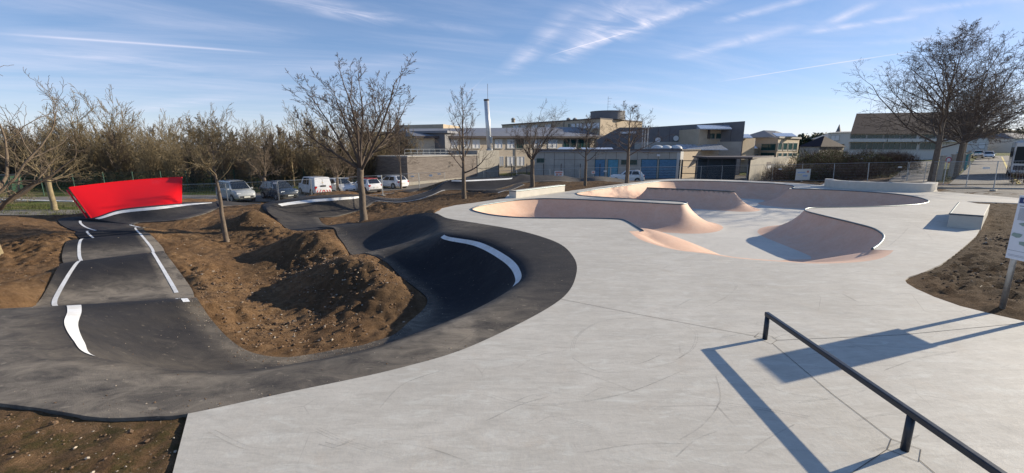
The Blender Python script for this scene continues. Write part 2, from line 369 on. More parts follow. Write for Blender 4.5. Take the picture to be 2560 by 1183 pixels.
R2 = [
 ((828,571,-.84),(833,571,-.86),(905,562,-.88),0,.1), ((733,576,-1.12),(738,575,-1.15),(818,563,-1.15),0,.2), ((697,555,-1.0),(703,554,-1.0),(797,545,-1.15),0,.3),
 ((657,521,-.52),(668,525,-.5),(799,544,-1.15),.7,.2), ((675,505,-.38),(690,509,-.35),(815,543,-1.15),.9,.2), ((768,491,-.2),(770,497,-.2),(838,541,-1.15),1,.3),
 ((838,487,-.15),(838,492,-.15),(872,533,-1.1),1,.35), ((885,486,-.2),(885,490,-.2),(902,524,-1.0),.9,.3), ((911,488,-.4),(912,490,-.4),(925,512,-.85),.3,.1),
 ((930,491,-.75),(930,492,-.75),(944,503,-.85),0,.2), ((994,496,-1.05),(994,497,-1.05),(994,506,-1.05),0,.4), ((1039,487,-.9),(1039,488,-.9),(1039,501,-.9),0,.3),
 ((1081,473,-.6),(1081,474,-.6),(1078,489,-.75),0,.1), ((1117,452,0),(1117,453,0),(1112,476,-.6),.3,0), ((1160,447.5,.1),(1160,450,.1),(1155,475,-.6),.9,0),
 ((1210,445,.1),(1210,447.5,.1),(1200,476,-.6),1,0), ((1278,441,.1),(1278,444,.1),(1240,473,-.6),1,0), ((1300,435,.3),(1302,437,.3),(1290,460,-.4),.6,0),
 ((1332,438,.1),(1332,441,.1),(1332,455,-.3),0,.2), ((1400,438,0),(1400,440,0),(1400,453,-.2),0,.4), ((1440,445,-.3),(1440,447,-.3),(1450,456,-.4),0,.5),
 ((1490,441,.1),(1490,443,.1),(1500,452,0),0,.5), ((1530,444,-.1),(1530,446,-.1),(1540,457,-.25),0,.7), ((1590,455,-.4),(1590,456,-.4),(1590,461,-.45),0,.6)]
R3 = [((1185,486,-.95),(1188,486,-.95),(1225,490,-.95),0,.2), ((1213,475,-.6),(1216,475,-.6),(1260,478,-.65),0,.2), ((1262,472,-.62),(1264,472,-.62),(1278,475,-.62),0,.3), ((1296,457,-.35),(1298,457,-.35),(1312,461,-.4),0,.2)]
R4 = [((968,488,-1.25),(970,488,-1.25),(1000,489,-1.25),0,.2), ((1006,477,-.85),(1009,477,-.85),(1045,476,-.9),0,.1), ((1046,470,-1.3),(1048,470,-1.3),(1064,471,-1.3),0,.2)]
NA, NB_ = 4, 15
def ribbon(st, sub):
    rows = []
    for j in range(3): rows.append(catmull([tuple(w_(s[j])) for s in st], sub))
    kk = catmull([(s[3], s[4]) for s in st], sub)
    net = []; dust = []
    for o, r, i, q in zip(*rows, kk):
        k = min(max(q[0], 0), 1); line = []
        for a in range(NA):
            t = a/NA; p = o+(r-o)*t; line.append(p)
        for a in range(NB_):
            t = a/(NB_-1); p = r+(i-r)*t
            h = (1-k)*(1-t)+k*(max(0, 1-t/.74)**2.1)
            p[2] = i[2]+(r[2]-i[2])*h; line.append(p)
        # soften the lip
        z = [p[2] for p in line]
        for a in range(1, len(line)-1):
            if NA-2 <= a <= NA+1: line[a][2] = z[a]*.5+(z[a-1]+z[a+1])*.25
        net.append(line); dust.append(q[1])
    return np.array(net), dust
def ribbon_mesh(name, net, dust, parent):
    n, m = net.shape[:2]; mb = MB()
    ext = []
    for row in net:
        d0 = row[0]-row[1]; d0[2] = 0; d0 /= np.linalg.norm(d0)+1e-6
        d1 = row[-1]-row[-2]; d1[2] = 0; d1 /= np.linalg.norm(d1)+1e-6
        a = row[0]+d0*.03; a[2] -= .30; b_ = row[-1]+d1*.03; b_[2] -= .30
        ext.append(np.vstack([a, row[0]+[0, 0, -.005], row, row[-1]+[0, 0, -.005], b_]))
    ext = np.array(ext); mm = ext.shape[1]
    vs = ext.reshape(-1, 3)
    # gentle rolled unevenness
    fs = [(i*mm+j, (i+1)*mm+j, (i+1)*mm+j+1, i*mm+j+1) for i in range(n-1) for j in range(mm-1)]
    p = Vector(vs[fs[len(fs)//2][0]]); q = Vector(vs[fs[len(fs)//2][1]]); s_ = Vector(vs[fs[len(fs)//2][3]])
    if (q-p).cross(s_-p).z < 0: fs = [f[::-1] for f in fs]
    mb.add(vs, fs); o = mb.build(name, M['asphalt'], parent, smooth=True); o.modifiers.new('edge', 'EDGE_SPLIT').split_angle = R(68)
    at_ = o.data.attributes.new('dust', 'FLOAT', 'POINT'); dv = np.repeat(np.array(dust, 'f'), mm).reshape(n, mm); dv[:, -4:] += .55; dv[:, -5] += .2
    if len(dust) > 300: q_ = dv[10*SUB:19*SUB+4, :-5]; dv[10*SUB:19*SUB+4, :-5] = (np.clip(q_, 0, None)/2.4)**3*1.3; dv[18*SUB:30*SUB, :NA+2] += .85; dv[30*SUB:37*SUB, :NA+2] += .12
    at_.data.foreach_set('value', dv.ravel())
    return o
SUB = 9
track = empty('pump_track', (0, 0, 0), label='winding black asphalt pump track with rollers and banked turns beside the skate bowl', cat='pump track')
nets = []
for nm, st in (('track_surface', R1), ('track_surface', R2), ('track_surface', R3), ('track_surface', R4)):
    net, du = ribbon(st, SUB); nets.append(net); ribbon_mesh(nm, net, du, track)
def surf(net, s, c):
    "point on a ribbon: station s (float), cross coordinate c in sample units"
    i = min(max(s*SUB, 0), net.shape[0]-1.001); j = min(max(c, 0), net.shape[1]-1.001)
    a, b = int(i), int(j); fa, fb = i-a, j-b
    return net[a, b]*(1-fa)*(1-fb)+net[a+1, b]*fa*(1-fb)+net[a, b+1]*(1-fa)*fb+net[a+1, b+1]*fa*fb
def stripe(net, s0, s1, c0, c1, name='white_line', taper=None, mat='white', lift=.008):
    n = max(4, int((s1-s0)*SUB*1.5)); mb = MB(); rows = []
    f = lambda c, t: c(t) if callable(c) else c
    for a in range(n+1):
        t = a/n; s = s0+(s1-s0)*t; ca, cb = f(c0, t), f(c1, t)
        rows.append([surf(net, s, ca+(cb-ca)*q/3)+np.array([0, 0, lift]) for q in range(4)])
    vs = [p for r_ in rows for p in r_]
    fs = [(i*4+j, i*4+j+1, (i+1)*4+j+1, (i+1)*4+j) for i in range(n) for j in range(3)]
    p, q, s_ = Vector(vs[0]), Vector(vs[1]), Vector(vs[4])
    if (q-p).cross(s_-p).z < 0: fs = [k[::-1] for k in fs]
    mb.add(vs, fs); return mb.build(name, M[mat], track, smooth=True)
A_, B_, C_, D_ = nets
# white lines: turn rims, then the dashes along the rollers
stripe(A_, 3.1, 7.0, 4.1, 5.6)
stripe(A_, 8.1, 9.4, 6.2, 6.8); stripe(A_, 10.2, 17.45, lambda t: 5.3-max(0, t-.78)/.22*1.15, lambda t: 5.80-max(0, t-.78)/.22*1.15)
stripe(A_, 8.4, 9.6, 17.3, 17.9); stripe(A_, 10.2, 17.3, 16.05, 16.5); stripe(A_, 17.9, 18.8, 15.9, 16.4); stripe(A_, 19.0, 19.45, 16.1, 16.9)
stripe(A_, 19.25, 23.1, lambda t: 4.0, lambda t: 4.0+1.4*(1-t)**.5)
stripe(A_, 31.1, 35.2, 4.2, 5.0)
stripe(B_, 4.05, 8.0, 4.2, 5.3); stripe(B_, 13.3, 16.1, 4.1, 5.1)
stripe(B_, 9.0, 13.2, 3.2, 3.6, 'edge_line'); stripe(B_, 8.8, 13.0, 17.4, 17.9, 'edge_line'); stripe(C_, .1, 2.9, 17.2, 17.8, 'edge_line')

# ------------------------------------------------------------ skate bowl
def line0(pts, sub=4): return [tuple(q) for q in catmull([tuple(at(a, b_, 0))[:2] for a, b_ in pts], sub)]
cop1 = line0([(1608,578),(1588,566),(1566,553.5),(1545,549),(1480,547),(1390,546.5),(1300,545),(1235,539),(1195,531),(1180,525),(1186,519.5),(1210,513),(1280,502.5),(1330,498.5),(1370,497.3),(1440,499),(1500,502),(1600,506.5),(1680,511),(1705,511.5),(1717,509),(1714,506.5),(1690,504),(1600,499.5),(1520,494.5),(1460,490.5),(1442,486),(1450,481),(1520,470.5),(1580,462.5),(1635,455.8),(1660,453.8),(1700,452.8),(1760,453.2),(1850,456),(1930,459.5),(1970,463),(1985,466.5),(1984,469.5),(1972,472)])
cop2 = line0([(1980,472.6),(2040,474),(2100,476.5),(2170,480.5),(2240,486),(2290,493),(2315,500),(2321,504.5),(2312,509),(2280,513),(2200,517),(2120,518.6),(2050,519.5),(2020,521.5),(2012,525.5),(2022,531),(2070,543),(2130,557.5),(2180,571),(2202,583),(2209,592),(2205,603),(2195,614),(2180,624)])
front = line0([(2234,626),(2222,637),(2195,648),(2142,655.5),(2053,659),(1972,655.5),(1850,646.5),(1771,635),(1693,625.5),(1634,611),(1595,596),(1572,578)])
bowl_poly = cop1+cop2+front
coping_line = cop1+cop2
RUN, DEP, RAD = 2.15, 1.2, 2.6
spine = [tuple(at(1617, 470.5, -.05))[:2], tuple(at(1730, 475, -.05))[:2], tuple(at(1838, 480, -.05))[:2]]
def wallprof(d, run=RUN, dep=DEP, rad=None):
    rad = (run*run+dep*dep)/(2*dep) if rad is None else rad
    q = np.clip(run-d, 0, None)
    return -dep+rad-np.sqrt(np.clip(rad*rad-q*q, 0, None))
hipL = tuple(at(1604, 579, 0))[:2]
def bowl_z(X, Y):
    dw = segdist(X, Y, coping_line); ds = segdist(X, Y, spine); df = segdist(X, Y, front)
    zw = wallprof(dw); zs = wallprof(ds)-.04
    zf = -np.where(df < .4, .525*df*df, .42*(df-.2)); zf = np.maximum(zf, -DEP+.18*np.exp(-np.clip(df-2.4, 0, None)/.5)-.0)*1.0; zf = np.where(df > 3.9, -DEP, zf)
    dh = np.hypot(X-hipL[0]-.3, Y-hipL[1]-.6); th = np.clip(dh/3.3, 0, 1); zh = -DEP*th**1.25
    return np.maximum.reduce([zw, zs, zf, zh])
xs = [p[0] for p in bowl_poly]; ys = [p[1] for p in bowl_poly]
gx, gy = np.meshgrid(np.arange(min(xs), max(xs), .17), np.arange(min(ys), max(ys), .17))
gx = gx+((np.arange(gx.shape[0]) % 2)*.085)[:, None]
X_, Y_ = gx.ravel(), gy.ravel(); keep = inpoly_np(X_, Y_, bowl_poly)
loop = bowl_poly+[bowl_poly[0]]
dd = segdist(X_, Y_, loop); keep &= dd > .10
X_, Y_ = X_[keep], Y_[keep]
vin = [Vector(p) for p in bowl_poly]+[Vector((a, b_)) for a, b_ in zip(X_, Y_)]
for p, q in zip(spine[:-1], spine[1:]):
    for k in range(24): t = k/24; vin.append(Vector((p[0]+(q[0]-p[0])*t, p[1]+(q[1]-p[1])*t)))
nb = len(bowl_poly)
vo, eo, fo, *_r = delaunay_2d_cdt(vin, [(i, (i+1) % nb) for i in range(nb)], [], 0, 1e-5)
fo = [f for f in fo if inpoly(sum(vo[i].x for i in f)/len(f), sum(vo[i].y for i in f)/len(f), bowl_poly)]
VX = np.array([p.x for p in vo]); VY = np.array([p.y for p in vo]); VZ = bowl_z(VX, VY)
VZ[segdist(VX, VY, loop) < .01] = 0
bowl = empty('skate_bowl', (8, 20, 0), label='pink walled concrete skate bowl with curving dark steel coping sunk into the pale plaza', cat='skate bowl')
mb = MB(); mb.add([(x-8, y-20, z) for x, y, z in zip(VX, VY, VZ)], [f if len(f) < 3 or (vo[f[1]]-vo[f[0]]).cross(vo[f[2]]-vo[f[0]]) > 0 else f[::-1] for f in fo])
bo = mb.build('bowl_surface', M['bowl'], bowl, smooth=True)
a_ = bo.data.attributes.new('wallness', 'FLOAT', 'POINT')
a_.data.foreach_set('value', np.clip(.5+(VZ+DEP-.02)*12, 0, 1).astype('f'))
for ln in (cop1, cop2, spine):
    mb = MB(); zc = .012 if ln is not spine else -.02
    mb.tube([(p[0]-8, p[1]-20, zc) for p in ln], .034, 7); mb.build('coping', M['coping'], bowl, smooth=True)

# ------------------------------------------------------------ plaza slab with the bowl cut out
def W2(px, py): return tuple(at(px, py, 0))[:2]
oc = [tuple(p[:2]) for p in A_[27*SUB:38*SUB+1:2, 0]]      # shared edge with the asphalt, near to far
sec_right = [W2(*p) for p in ((2560,803),(2480,785),(2400,765),(2335,742),(2290,722),(2268,709),(2262,700),(2272,692),(2305,682),(2350,662),(2385,638),(2415,612),(2440,590),(2449,575))]
top = [W2(*p) for p in ((2560,497),(2500,491),(2460,488),(2400,483),(2345,479),(2342,474),(2200,461),(2062,458),(2052,463),(2010,459.5),(1950,455.8),(1850,450.8),(1760,448.3),(1700,447.5),(1668,448),(1620,452),(1560,459),(1500,466.5),(1450,474),(1412,479),(1405,471),(1330,479),(1270,487),(1262,496),(1220,502),(1180,508),(1140,513),(1105,521))]
plaza_poly = [(-1.2, -4), (-1.9, 1.6), (-3.09, 3.42)] + oc + top[::-1] + [(46, 22.6), (46, 20.5), W2(2560, 509), W2(2415, 503.5), W2(2458, 512), ] + sec_right[::-1] + [(9.9, 4.8), (13, -4)]
pv = [Vector(p) for p in plaza_poly]+[Vector(p) for p in bowl_poly]
n1_, n2_ = len(plaza_poly), len(bowl_poly)
for gx0 in np.arange(-6, 46, 1.0):
    for gy0 in np.arange(-3, 42, 1.0):
        if inpoly(gx0, gy0, plaza_poly) and not inpoly(gx0, gy0, bowl_poly): pv.append(Vector((gx0+.13, gy0+.07)))
ed = [(i, (i+1) % n1_) for i in range(n1_)]+[(n1_+i, n1_+(i+1) % n2_) for i in range(n2_)]
po, pe, pf, *_r = delaunay_2d_cdt(pv, ed, [], 0, 1e-5)
def cen(f): return sum(po[i].x for i in f)/len(f), sum(po[i].y for i in f)/len(f)
pf = [f for f in pf if inpoly(*cen(f), plaza_poly) and not inpoly(*cen(f), bowl_poly)]
mb = MB(); mb.add([(p.x, p.y, 0) for p in po], [f if (po[f[1]]-po[f[0]]).cross(po[f[2]]-po[f[0]]) > 0 else f[::-1] for f in pf])
for i in range(n1_):
    a, c = plaza_poly[i], plaza_poly[(i+1) % n1_]
    mb.add([(a[0], a[1], 0), (c[0], c[1], 0), (c[0], c[1], -.22), (a[0], a[1], -.22)], [(0, 3, 2, 1)])
plaza = mb.build('pavement', M['concrete'], None); tag(plaza, 'pale grey poured concrete plaza around the bowl', 'pavement', kind='structure')
# saw-cut joints and the octagonal pads round the rail posts
def strip(pts, w, name, mat, parent=None, z=.004):
    mb = MB(); pts = [Vector((p[0], p[1], 0)) for p in pts]; L = []
    for i, p in enumerate(pts):
        t = (pts[min(i+1, len(pts)-1)]-pts[max(i-1, 0)]).normalized(); nrm = Vector((-t.y, t.x, 0))
        ww = w(i/(len(pts)-1)) if callable(w) else w
        L += [p+nrm*ww/2+Vector((0, 0, z)), p-nrm*ww/2+Vector((0, 0, z))]
    mb.add(L, [(2*i, 2*i+1, 2*i+3, 2*i+2) for i in range(len(pts)-1)])
    return mb.build(name, mat, parent)
for pl in ([(1402,748),(1600,787),(1905,844)], [(1943,851),(2250,838),(2560,808)], [(1930,858),(2080,985),(2228,1098)],
           [(2228,1098),(2218,1124),(2130,1183),(2060,1225)], [(2297,1150),(2350,1195)],
           [(1886,843),(1897,833),(1930,842),(1943,851),(1928,861),(1886,843)], [(2228,1098),(2302,1124),(2297,1155),(2218,1124)], [(1690,621),(1870,625)]):
    if pl[0] == (1690, 621): continue
    strip([W2(*p) for p in pl], .008, 'paving_joint', M['joint'], plaza)
b = NB('rubber_scuff'); tr = b.n('ShaderNodeBsdfTransparent'); mx = b.n('ShaderNodeMixShader')
b.b.inputs['Base Color'].default_value = (.10, .10, .10, 1); b.rough(.8)
b.l(b.rng(b.noise(2.2, 7, .75), .36, .75, 0, .34), mx.inputs[0]); b.l(tr.outputs[0], mx.inputs[1]); b.l(b.b.outputs[0], mx.inputs[2]); b.l(mx.outputs[0], b.out.inputs[0]); M['scuff'] = b.m
ra = random.Random(12)
arcs = [[(1425,880),(1440,840),(1500,805),(1590,795)], [(1690,805),(1735,830),(1730,870),(1690,900)], [(1430,895),(1500,930),(1600,925),(1690,905)], [(1760,770),(1810,745),(1838,720),(1830,705)],
        [(1200,985),(1290,1010),(1400,1012),(1560,985),(1700,930)], [(950,1020),(1010,960),(1110,925)], [(780,1075),(860,1110),(990,1150)], [(520,1080),(600,1120),(665,1130)], [(1420,930),(1480,940),(1600,985)],
        [(2080,590),(2120,600),(2200,620),(2240,600),(2270,570)], [(2230,540),(2300,570),(2330,600)], [(1700,1100),(1760,1060),(1800,1000),(1790,940)]]
for _ in range(34):
    x, y = ra.uniform(700, 2300), ra.uniform(690, 1150)
    if x < 1480 and y < 980-(x-700)*.25: continue
    a = ra.uniform(-.5, .9); l_ = ra.uniform(60, 260); c_ = ra.uniform(-.5, .5)
    arcs.append([(x, y), (x+math.cos(a)*l_*.5, y-math.sin(a)*l_*.25+c_*25), (x+math.cos(a)*l_, y-math.sin(a)*l_*.5)])
for k, arc in enumerate(arcs):
    for off in (0, .03, .06) if k % 3 == 0 else (0, .05) if k % 3 == 1 else (0,):
        strip([Vector(q)+Vector((off, off*.6)) for q in line0(arc, 8)], .006+.008*((k*7) % 3)/2, 'tyre_scuff', M['scuff'], plaza, .003)

# ------------------------------------------------------------ ground sheet
def Gnp(X, Y):
    t = X/np.maximum(Y, 4); xp = [-1.6, -.9, -.27, .36, .69, .86, 1.0, 1.4]; fp = [-1.3, -1.8, -1.8, -1.35, -1.1, -.3, -.03, -.03]
    g = np.interp(t, xp, fp); far = np.clip((Y-60)/70, 0, 1)*np.clip((t-.75)/.25, 0, 1)
    near = np.clip((Y-3)/9, 0, 1)
    return (g+far*1.3)*near-.04*(1-near)
ctrl = []
def cp(*a): ctrl.extend([tuple(at(*p)) if p[0] != 'w' else p[1:] for p in a])
for net, stp in ((A_, 2), (B_, 3), (C_, 4), (D_, 4)):
    for row in net[::stp]:
        for e, f_ in ((row[0], row[1]), (row[-1], row[-2])):
            ctrl.append((e[0], e[1], e[2]-.035))
cp((900,652,-.42),(870,646,-.42),(930,665,-.45),(820,660,-.62),(760,690,-.95),(735,715,-1.2),(880,740,-.95),(800,760,-1.2),(960,730,-.8),(1000,760,-1.05),(900,820,-1.18),(700,850,-1.2),(760,800,-1.3),(940,790,-1.15),
   (770,578,-.36),(800,585,-.36),(740,592,-.45),(690,610,-.78),(640,635,-1.15),(620,655,-1.25),(800,625,-.85),(720,660,-1.25),(830,610,-.7),
   (650,530,-.32),(620,532,-.3),(590,550,-.65),(555,572,-1.0),(690,570,-.9),(640,575,-1.05),(567,607,-1.22),(600,620,-1.3),(660,690,-1.4),(700,740,-1.4),(700,800,-1.3),
   (480,600,-.95),(440,575,-.85),(520,560,-.95),(470,640,-.85),(500,690,-.85),(560,700,-1.1),(590,760,-1.15),(560,800,-1.0),(640,840,-1.15),(540,640,-1.15),
   (900,553,-.92),(870,545,-1.05),(950,545,-.8),(940,515,-.8),(1000,517,-.7),(1060,517,-.45),(1000,532,-.55),(1090,500,-.6),(1150,500,-.5),(1160,498,-.6),(1210,492,-.55),(1120,488,-.5),(1170,482,-.35),(1220,484,-.4),(1250,488,-.3),(1330,468,-.25),(1300,476,-.3),(1380,462,-.1),(1420,460,-.15),(1463,465,-.2),(1520,458,-.3),(1566,459,-.25),(1600,454,-.3),
   (950,497,-1.15),(1030,482,-1.0),(1080,470,-1.1),(1120,470,-1.1),(1000,492,-1.1),
   (60,560,-.55),(120,580,-.75),(30,600,-.8),(60,640,-.95),(20,700,-.95),(90,700,-.9),(60,740,-.75),(-150,700,-.9),(-200,600,-.8),(-400,650,-1.0),(0,545,-.6),(100,540,-.7),
   (430,1100,-.03),(300,1080,-.03),(200,1100,-.03),(100,1060,-.04),(0,1030,-.04),(0,1150,-.03),(250,1183,-.03),(460,1045,-.02),(440,1150,-.02),(-200,1040,-.06))
for p in ((2350,700),(2450,650),(2500,560),(2480,770),(2560,700),(2420,690),(2560,600),(2470,520),(2560,520),(2700,650)): cp((p[0], p[1], .02))
for p in plaza_poly[::2]: ctrl.append((p[0], p[1], -.03))
for k in range(0, 100, 4):
    for sgn in (1,): ctrl.append((-34, k*.5, float(Gnp(np.array(-34.), np.array(k*.5+3))))); 
for X0 in range(-34, 36, 5): ctrl.append((X0, 49, float(Gnp(np.array(float(X0)), np.array(49.)))))
for p in ((-22, 34), (-15, 38), (-10, 42), (-26, 30), (-4, 46), (-28, 26)): ctrl.append((p[0], p[1], float(Gnp(np.array(float(p[0])), np.array(float(p[1])))+.05)))
for p in ((-12, 2), (-8, 1), (-5, 0), (-16, 4), (-22, 8), (-28, 12), (-20, 2), (-30, 6)): ctrl.append((p[0], p[1], -.08))
ct = {}
for c_ in ctrl: ct[(round(c_[0]/.25), round(c_[1]/.25))] = c_
ctrl = np.array([c_ for c_ in ct.values() if -36 < c_[0] < 36 and -2 < c_[1] < 50], float)
def phi(r2): return .5*r2*np.log(r2+1e-9)
n_ = len(ctrl); K = phi(((ctrl[:, None, :2]-ctrl[None, :, :2])**2).sum(-1))+np.eye(n_)*.02
P_ = np.c_[np.ones(n_), ctrl[:, :2]]; A0 = np.block([[K, P_], [P_.T, np.zeros((3, 3))]])
wt = np.linalg.solve(A0, np.r_[ctrl[:, 2], 0, 0, 0])
def tps(X, Y):
    o = np.empty(X.shape)
    for i in range(0, len(X), 20000):
        x, y = X[i:i+20000], Y[i:i+20000]
        r2 = (x[:, None]-ctrl[None, :, 0])**2+(y[:, None]-ctrl[None, :, 1])**2
        o[i:i+20000] = phi(r2)@wt[:n_]+wt[n_]+wt[n_+1]*x+wt[n_+2]*y
    return o
def geo(a, s, k, g=1.32):
    L = []; 
    for _ in range(k): s *= g; a += s; L.append(a)
    return L
gx1 = list(np.arange(-30, -19.5, .17))+list(np.arange(-19.5, 0, .09))+list(np.arange(0, 30.01, .17)); gx1 = [-q for q in geo(30, .17, 24)][::-1]+gx1+geo(30, .17, 24)
gy1 = list(np.arange(2, 4.6, .10))+list(np.arange(4.6, 7.5, .17))+list(np.arange(7.5, 20, .09))+list(np.arange(20, 46.01, .17)); gy1 = [4-q for q in geo(2, .17, 12)][::-1]+gy1+geo(46, .17, 24)
GX, GY = np.meshgrid(np.array(gx1), np.array(gy1)); sh = GX.shape; X_, Y_ = GX.ravel(), GY.ravel()
out_d = np.hypot(np.maximum(np.abs(X_)-29, 0), np.maximum(np.maximum(Y_-45, 0), 1-Y_)); wgt = np.clip(1-out_d/5, 0, 1)
Z_ = Gnp(X_, Y_); core = wgt > 0
tz = np.clip(tps(X_[core], Y_[core]), -2.1, .25)
Z_[core] = Z_[core]*(1-wgt[core])+tz*wgt[core]
roughz = np.zeros(len(X_)); ncore = np.where(core)[0]
for i in ncore:
    p = Vector((X_[i], Y_[i], 0)); roughz[i] = .045*noise.fractal(p*1.4, 1, 2, 4)+.05*noise.fractal(p*4.5, .8, 2.1, 3)
vs_all, fs_all = [], []
for o in list(track.children)+[plaza, bo]:
    if o.name.startswith(('white', 'edge')): continue
    k = len(vs_all); off = Vector((8, 20, 0)) if o is bo else Vector()
    vs_all += [v_.co+off for v_ in o.data.vertices]; fs_all += [tuple(j+k for j in p.vertices) for p in o.data.polygons if abs(p.normal.z) > .22]
bvh = BVHTree.FromPolygons(vs_all, fs_all)
dirtZ = Z_.copy(); covered = np.zeros(len(X_), bool); hitz = np.zeros(len(X_))
for i in ncore:
    h = bvh.ray_cast(Vector((X_[i], Y_[i], 8)), Vector((0, 0, -1)))
    if h[0] is not None: covered[i] = True; hitz[i] = h[0].z; dirtZ[i] = min(Z_[i], h[0].z-.17)
cov2 = covered.reshape(sh); nearc = cov2.copy(); inn = cov2.copy()
inn[1:] &= cov2[:-1]; inn[:-1] &= cov2[1:]; inn[:, 1:] &= cov2[:, :-1]; inn[:, :-1] &= cov2[:, 1:]; rim_c = (cov2 & ~inn).ravel()
dirtZ[rim_c] = np.minimum(Z_[rim_c], hitz[rim_c]-.055)
for _ in range(2):
    q = nearc.copy(); q[1:] |= nearc[:-1]; q[:-1] |= nearc[1:]; q[:, 1:] |= nearc[:, :-1]; q[:, :-1] |= nearc[:, 1:]; nearc = q
nearc = nearc.ravel()
mnd = [(at(*q), rr) for q, rr in (((890,700,-.75), 2.0), ((780,610,-.55), 1.7), ((650,560,-.5), 2.3), ((470,680,-.85), 1.6), ((560,790,-1.1), 1.4), ((960,515,-.75), 2.2), ((2440,680,0), 3), ((60,620,-.8), 2.5))]
mm_ = np.zeros(len(X_))
for q, rr in mnd: mm_ = np.maximum(mm_, np.exp(-((X_-q.x)**2+(Y_-q.y)**2)/rr**2))
lum = np.zeros(len(X_))
for i in ncore:
    if mm_[i] > .08:
        p = Vector((X_[i], Y_[i], 3)); lum[i] = mm_[i]*(.10*abs(noise.noise(p*2.6))+.12*noise.noise(p*4.6)+.06*noise.noise(p*8.5))
dirtZ += np.where(covered | nearc.reshape(-1), 0, 1)*lum if nearc.ndim > 1 else np.where(covered | nearc, 0, 1)*lum
dirtZ += np.where(covered, 0, np.where(nearc, .25, 1.0))*roughz
lotpoly = [tuple(at(a, b_, -1.8))[:2] for a, b_ in ((-500,522),(0,513),(300,500),(560,506),(700,505),(830,492),(950,480),(1060,473),(1100,458))]+[(-4,50),(14,50),(14,54),(34,56),(34,66),(-8,66),(-12.6,54)]+[tuple(at(a, b_, -1.8))[:2] for a, b_ in ((900,470),(760,479),(560,489),(400,489),(0,500),(-600,506))]
parkpoly = [(-60, 12), (-33, 26), tuple(at(0, 528, -1.3))[:2], tuple(at(200, 519, -1.3))[:2]] + [tuple(at(a, b_, -1.5))[:2] for a, b_ in ((560,507),(700,503),(830,492),(950,481),(1060,474),(1110,462))]+[(-3, 46), (22, 47), (36, 40), (44, 30), (60, 22), (60, -200), (-200, -200), (-200, 12)]
grass = np.where(inpoly_np(X_, Y_, parkpoly), 0., 1.)
grass[inpoly_np(X_, Y_, [(-17, 36), (2, 42), (2, 56), (-13, 56), (-20, 42)])] = 0
hedgedirt = inpoly_np(X_, Y_, [(20, 42), (27, 33), (40, 36), (62, 62), (30, 70)]); grass[hedgedirt] = .25
grass[inpoly_np(X_, Y_, [tuple(dp(2212, 49)), tuple(dp(2330, 49)), tuple(dp(2335, 110)), tuple(dp(2245, 110))])] = 1.
grass[inpoly_np(X_, Y_, [tuple(dp(2338, 38)), tuple(dp(2385, 38)), tuple(dp(2425, 110)), tuple(dp(2400, 110))])] = 1.
moss = np.clip((-1.5-X_)/1.5, 0, 1)*np.clip((4.6-Y_)/.5, 0, 1)*.6
dark = np.clip((X_-8)/2, 0, 1)*np.clip((26-Y_)/3, 0, 1)
dark = np.maximum(dark, np.clip((Y_-20)/6, 0, 1)*np.clip((X_+9)/3, 0, 1)*.8*(grass < .5))
darkpts = [at(*q) for q in ((880,690,-.7),(700,640,-.9),(760,610,-.6),(640,560,-.7),(600,570,-.9),(950,520,-.8),(980,740,-.9))]
for q, rr in zip(darkpts, (1.6, 1.6, 1.4, 2.2, 2.2, 2.0, 1.2)): dark = np.maximum(dark, .75*np.clip(1.3-np.hypot(X_-q.x, Y_-q.y)/rr, 0, 1))
nx, ny = sh[1], sh[0]
idx = np.arange(nx*ny).reshape(sh); quads = np.stack([idx[:-1, :-1], idx[:-1, 1:], idx[1:, 1:], idx[1:, :-1]], -1).reshape(-1, 4)
me = bpy.data.meshes.new('ground'); me.vertices.add(nx*ny); me.vertices.foreach_set('co', np.c_[X_, Y_, dirtZ].ravel())
me.loops.add(quads.size); me.loops.foreach_set('vertex_index', quads.ravel().astype('i')); me.polygons.add(len(quads))
me.polygons.foreach_set('loop_start', np.arange(0, quads.size, 4).astype('i')); me.polygons.foreach_set('loop_total', np.full(len(quads), 4, 'i'))
me.polygons.foreach_set('use_smooth', np.ones(len(quads), bool)); me.update(calc_edges=True); me.validate()
for nm, arr in (('grass', grass), ('moss', moss), ('dark', dark)): me.attributes.new(nm, 'FLOAT', 'POINT').data.foreach_set('value', arr.astype('f'))
me.materials.append(M['earth']); ground = bpy.data.objects.new('ground', me); C.objects.link(ground); tag(ground, 'brown stony earth around the pump track with grass verges beyond', 'ground', kind='structure')
DZ = dirtZ.reshape(sh); gxa, gya = np.array(gx1), np.array(gy1)
def gz(x, y):
    i = min(max(int(np.searchsorted(gxa, x))-1, 0), nx-2); j = min(max(int(np.searchsorted(gya, y))-1, 0), ny-2)
    a = (x-gxa[i])/(gxa[i+1]-gxa[i]); c_ = (y-gya[j])/(gya[j+1]-gya[j])
    return float(DZ[j, i]*(1-a)*(1-c_)+DZ[j, i+1]*a*(1-c_)+DZ[j+1, i]*(1-a)*c_+DZ[j+1, i+1]*a*c_)
def base(px, py, z0=-1.2):
    "photo point on the ground, solved iteratively"
    z = z0
    for _ in range(12): p = at(px, py, z); z = .5*z+.5*gz(p.x, p.y)
    p = at(px, py, z); return Vector((p.x, p.y, gz(p.x, p.y)))
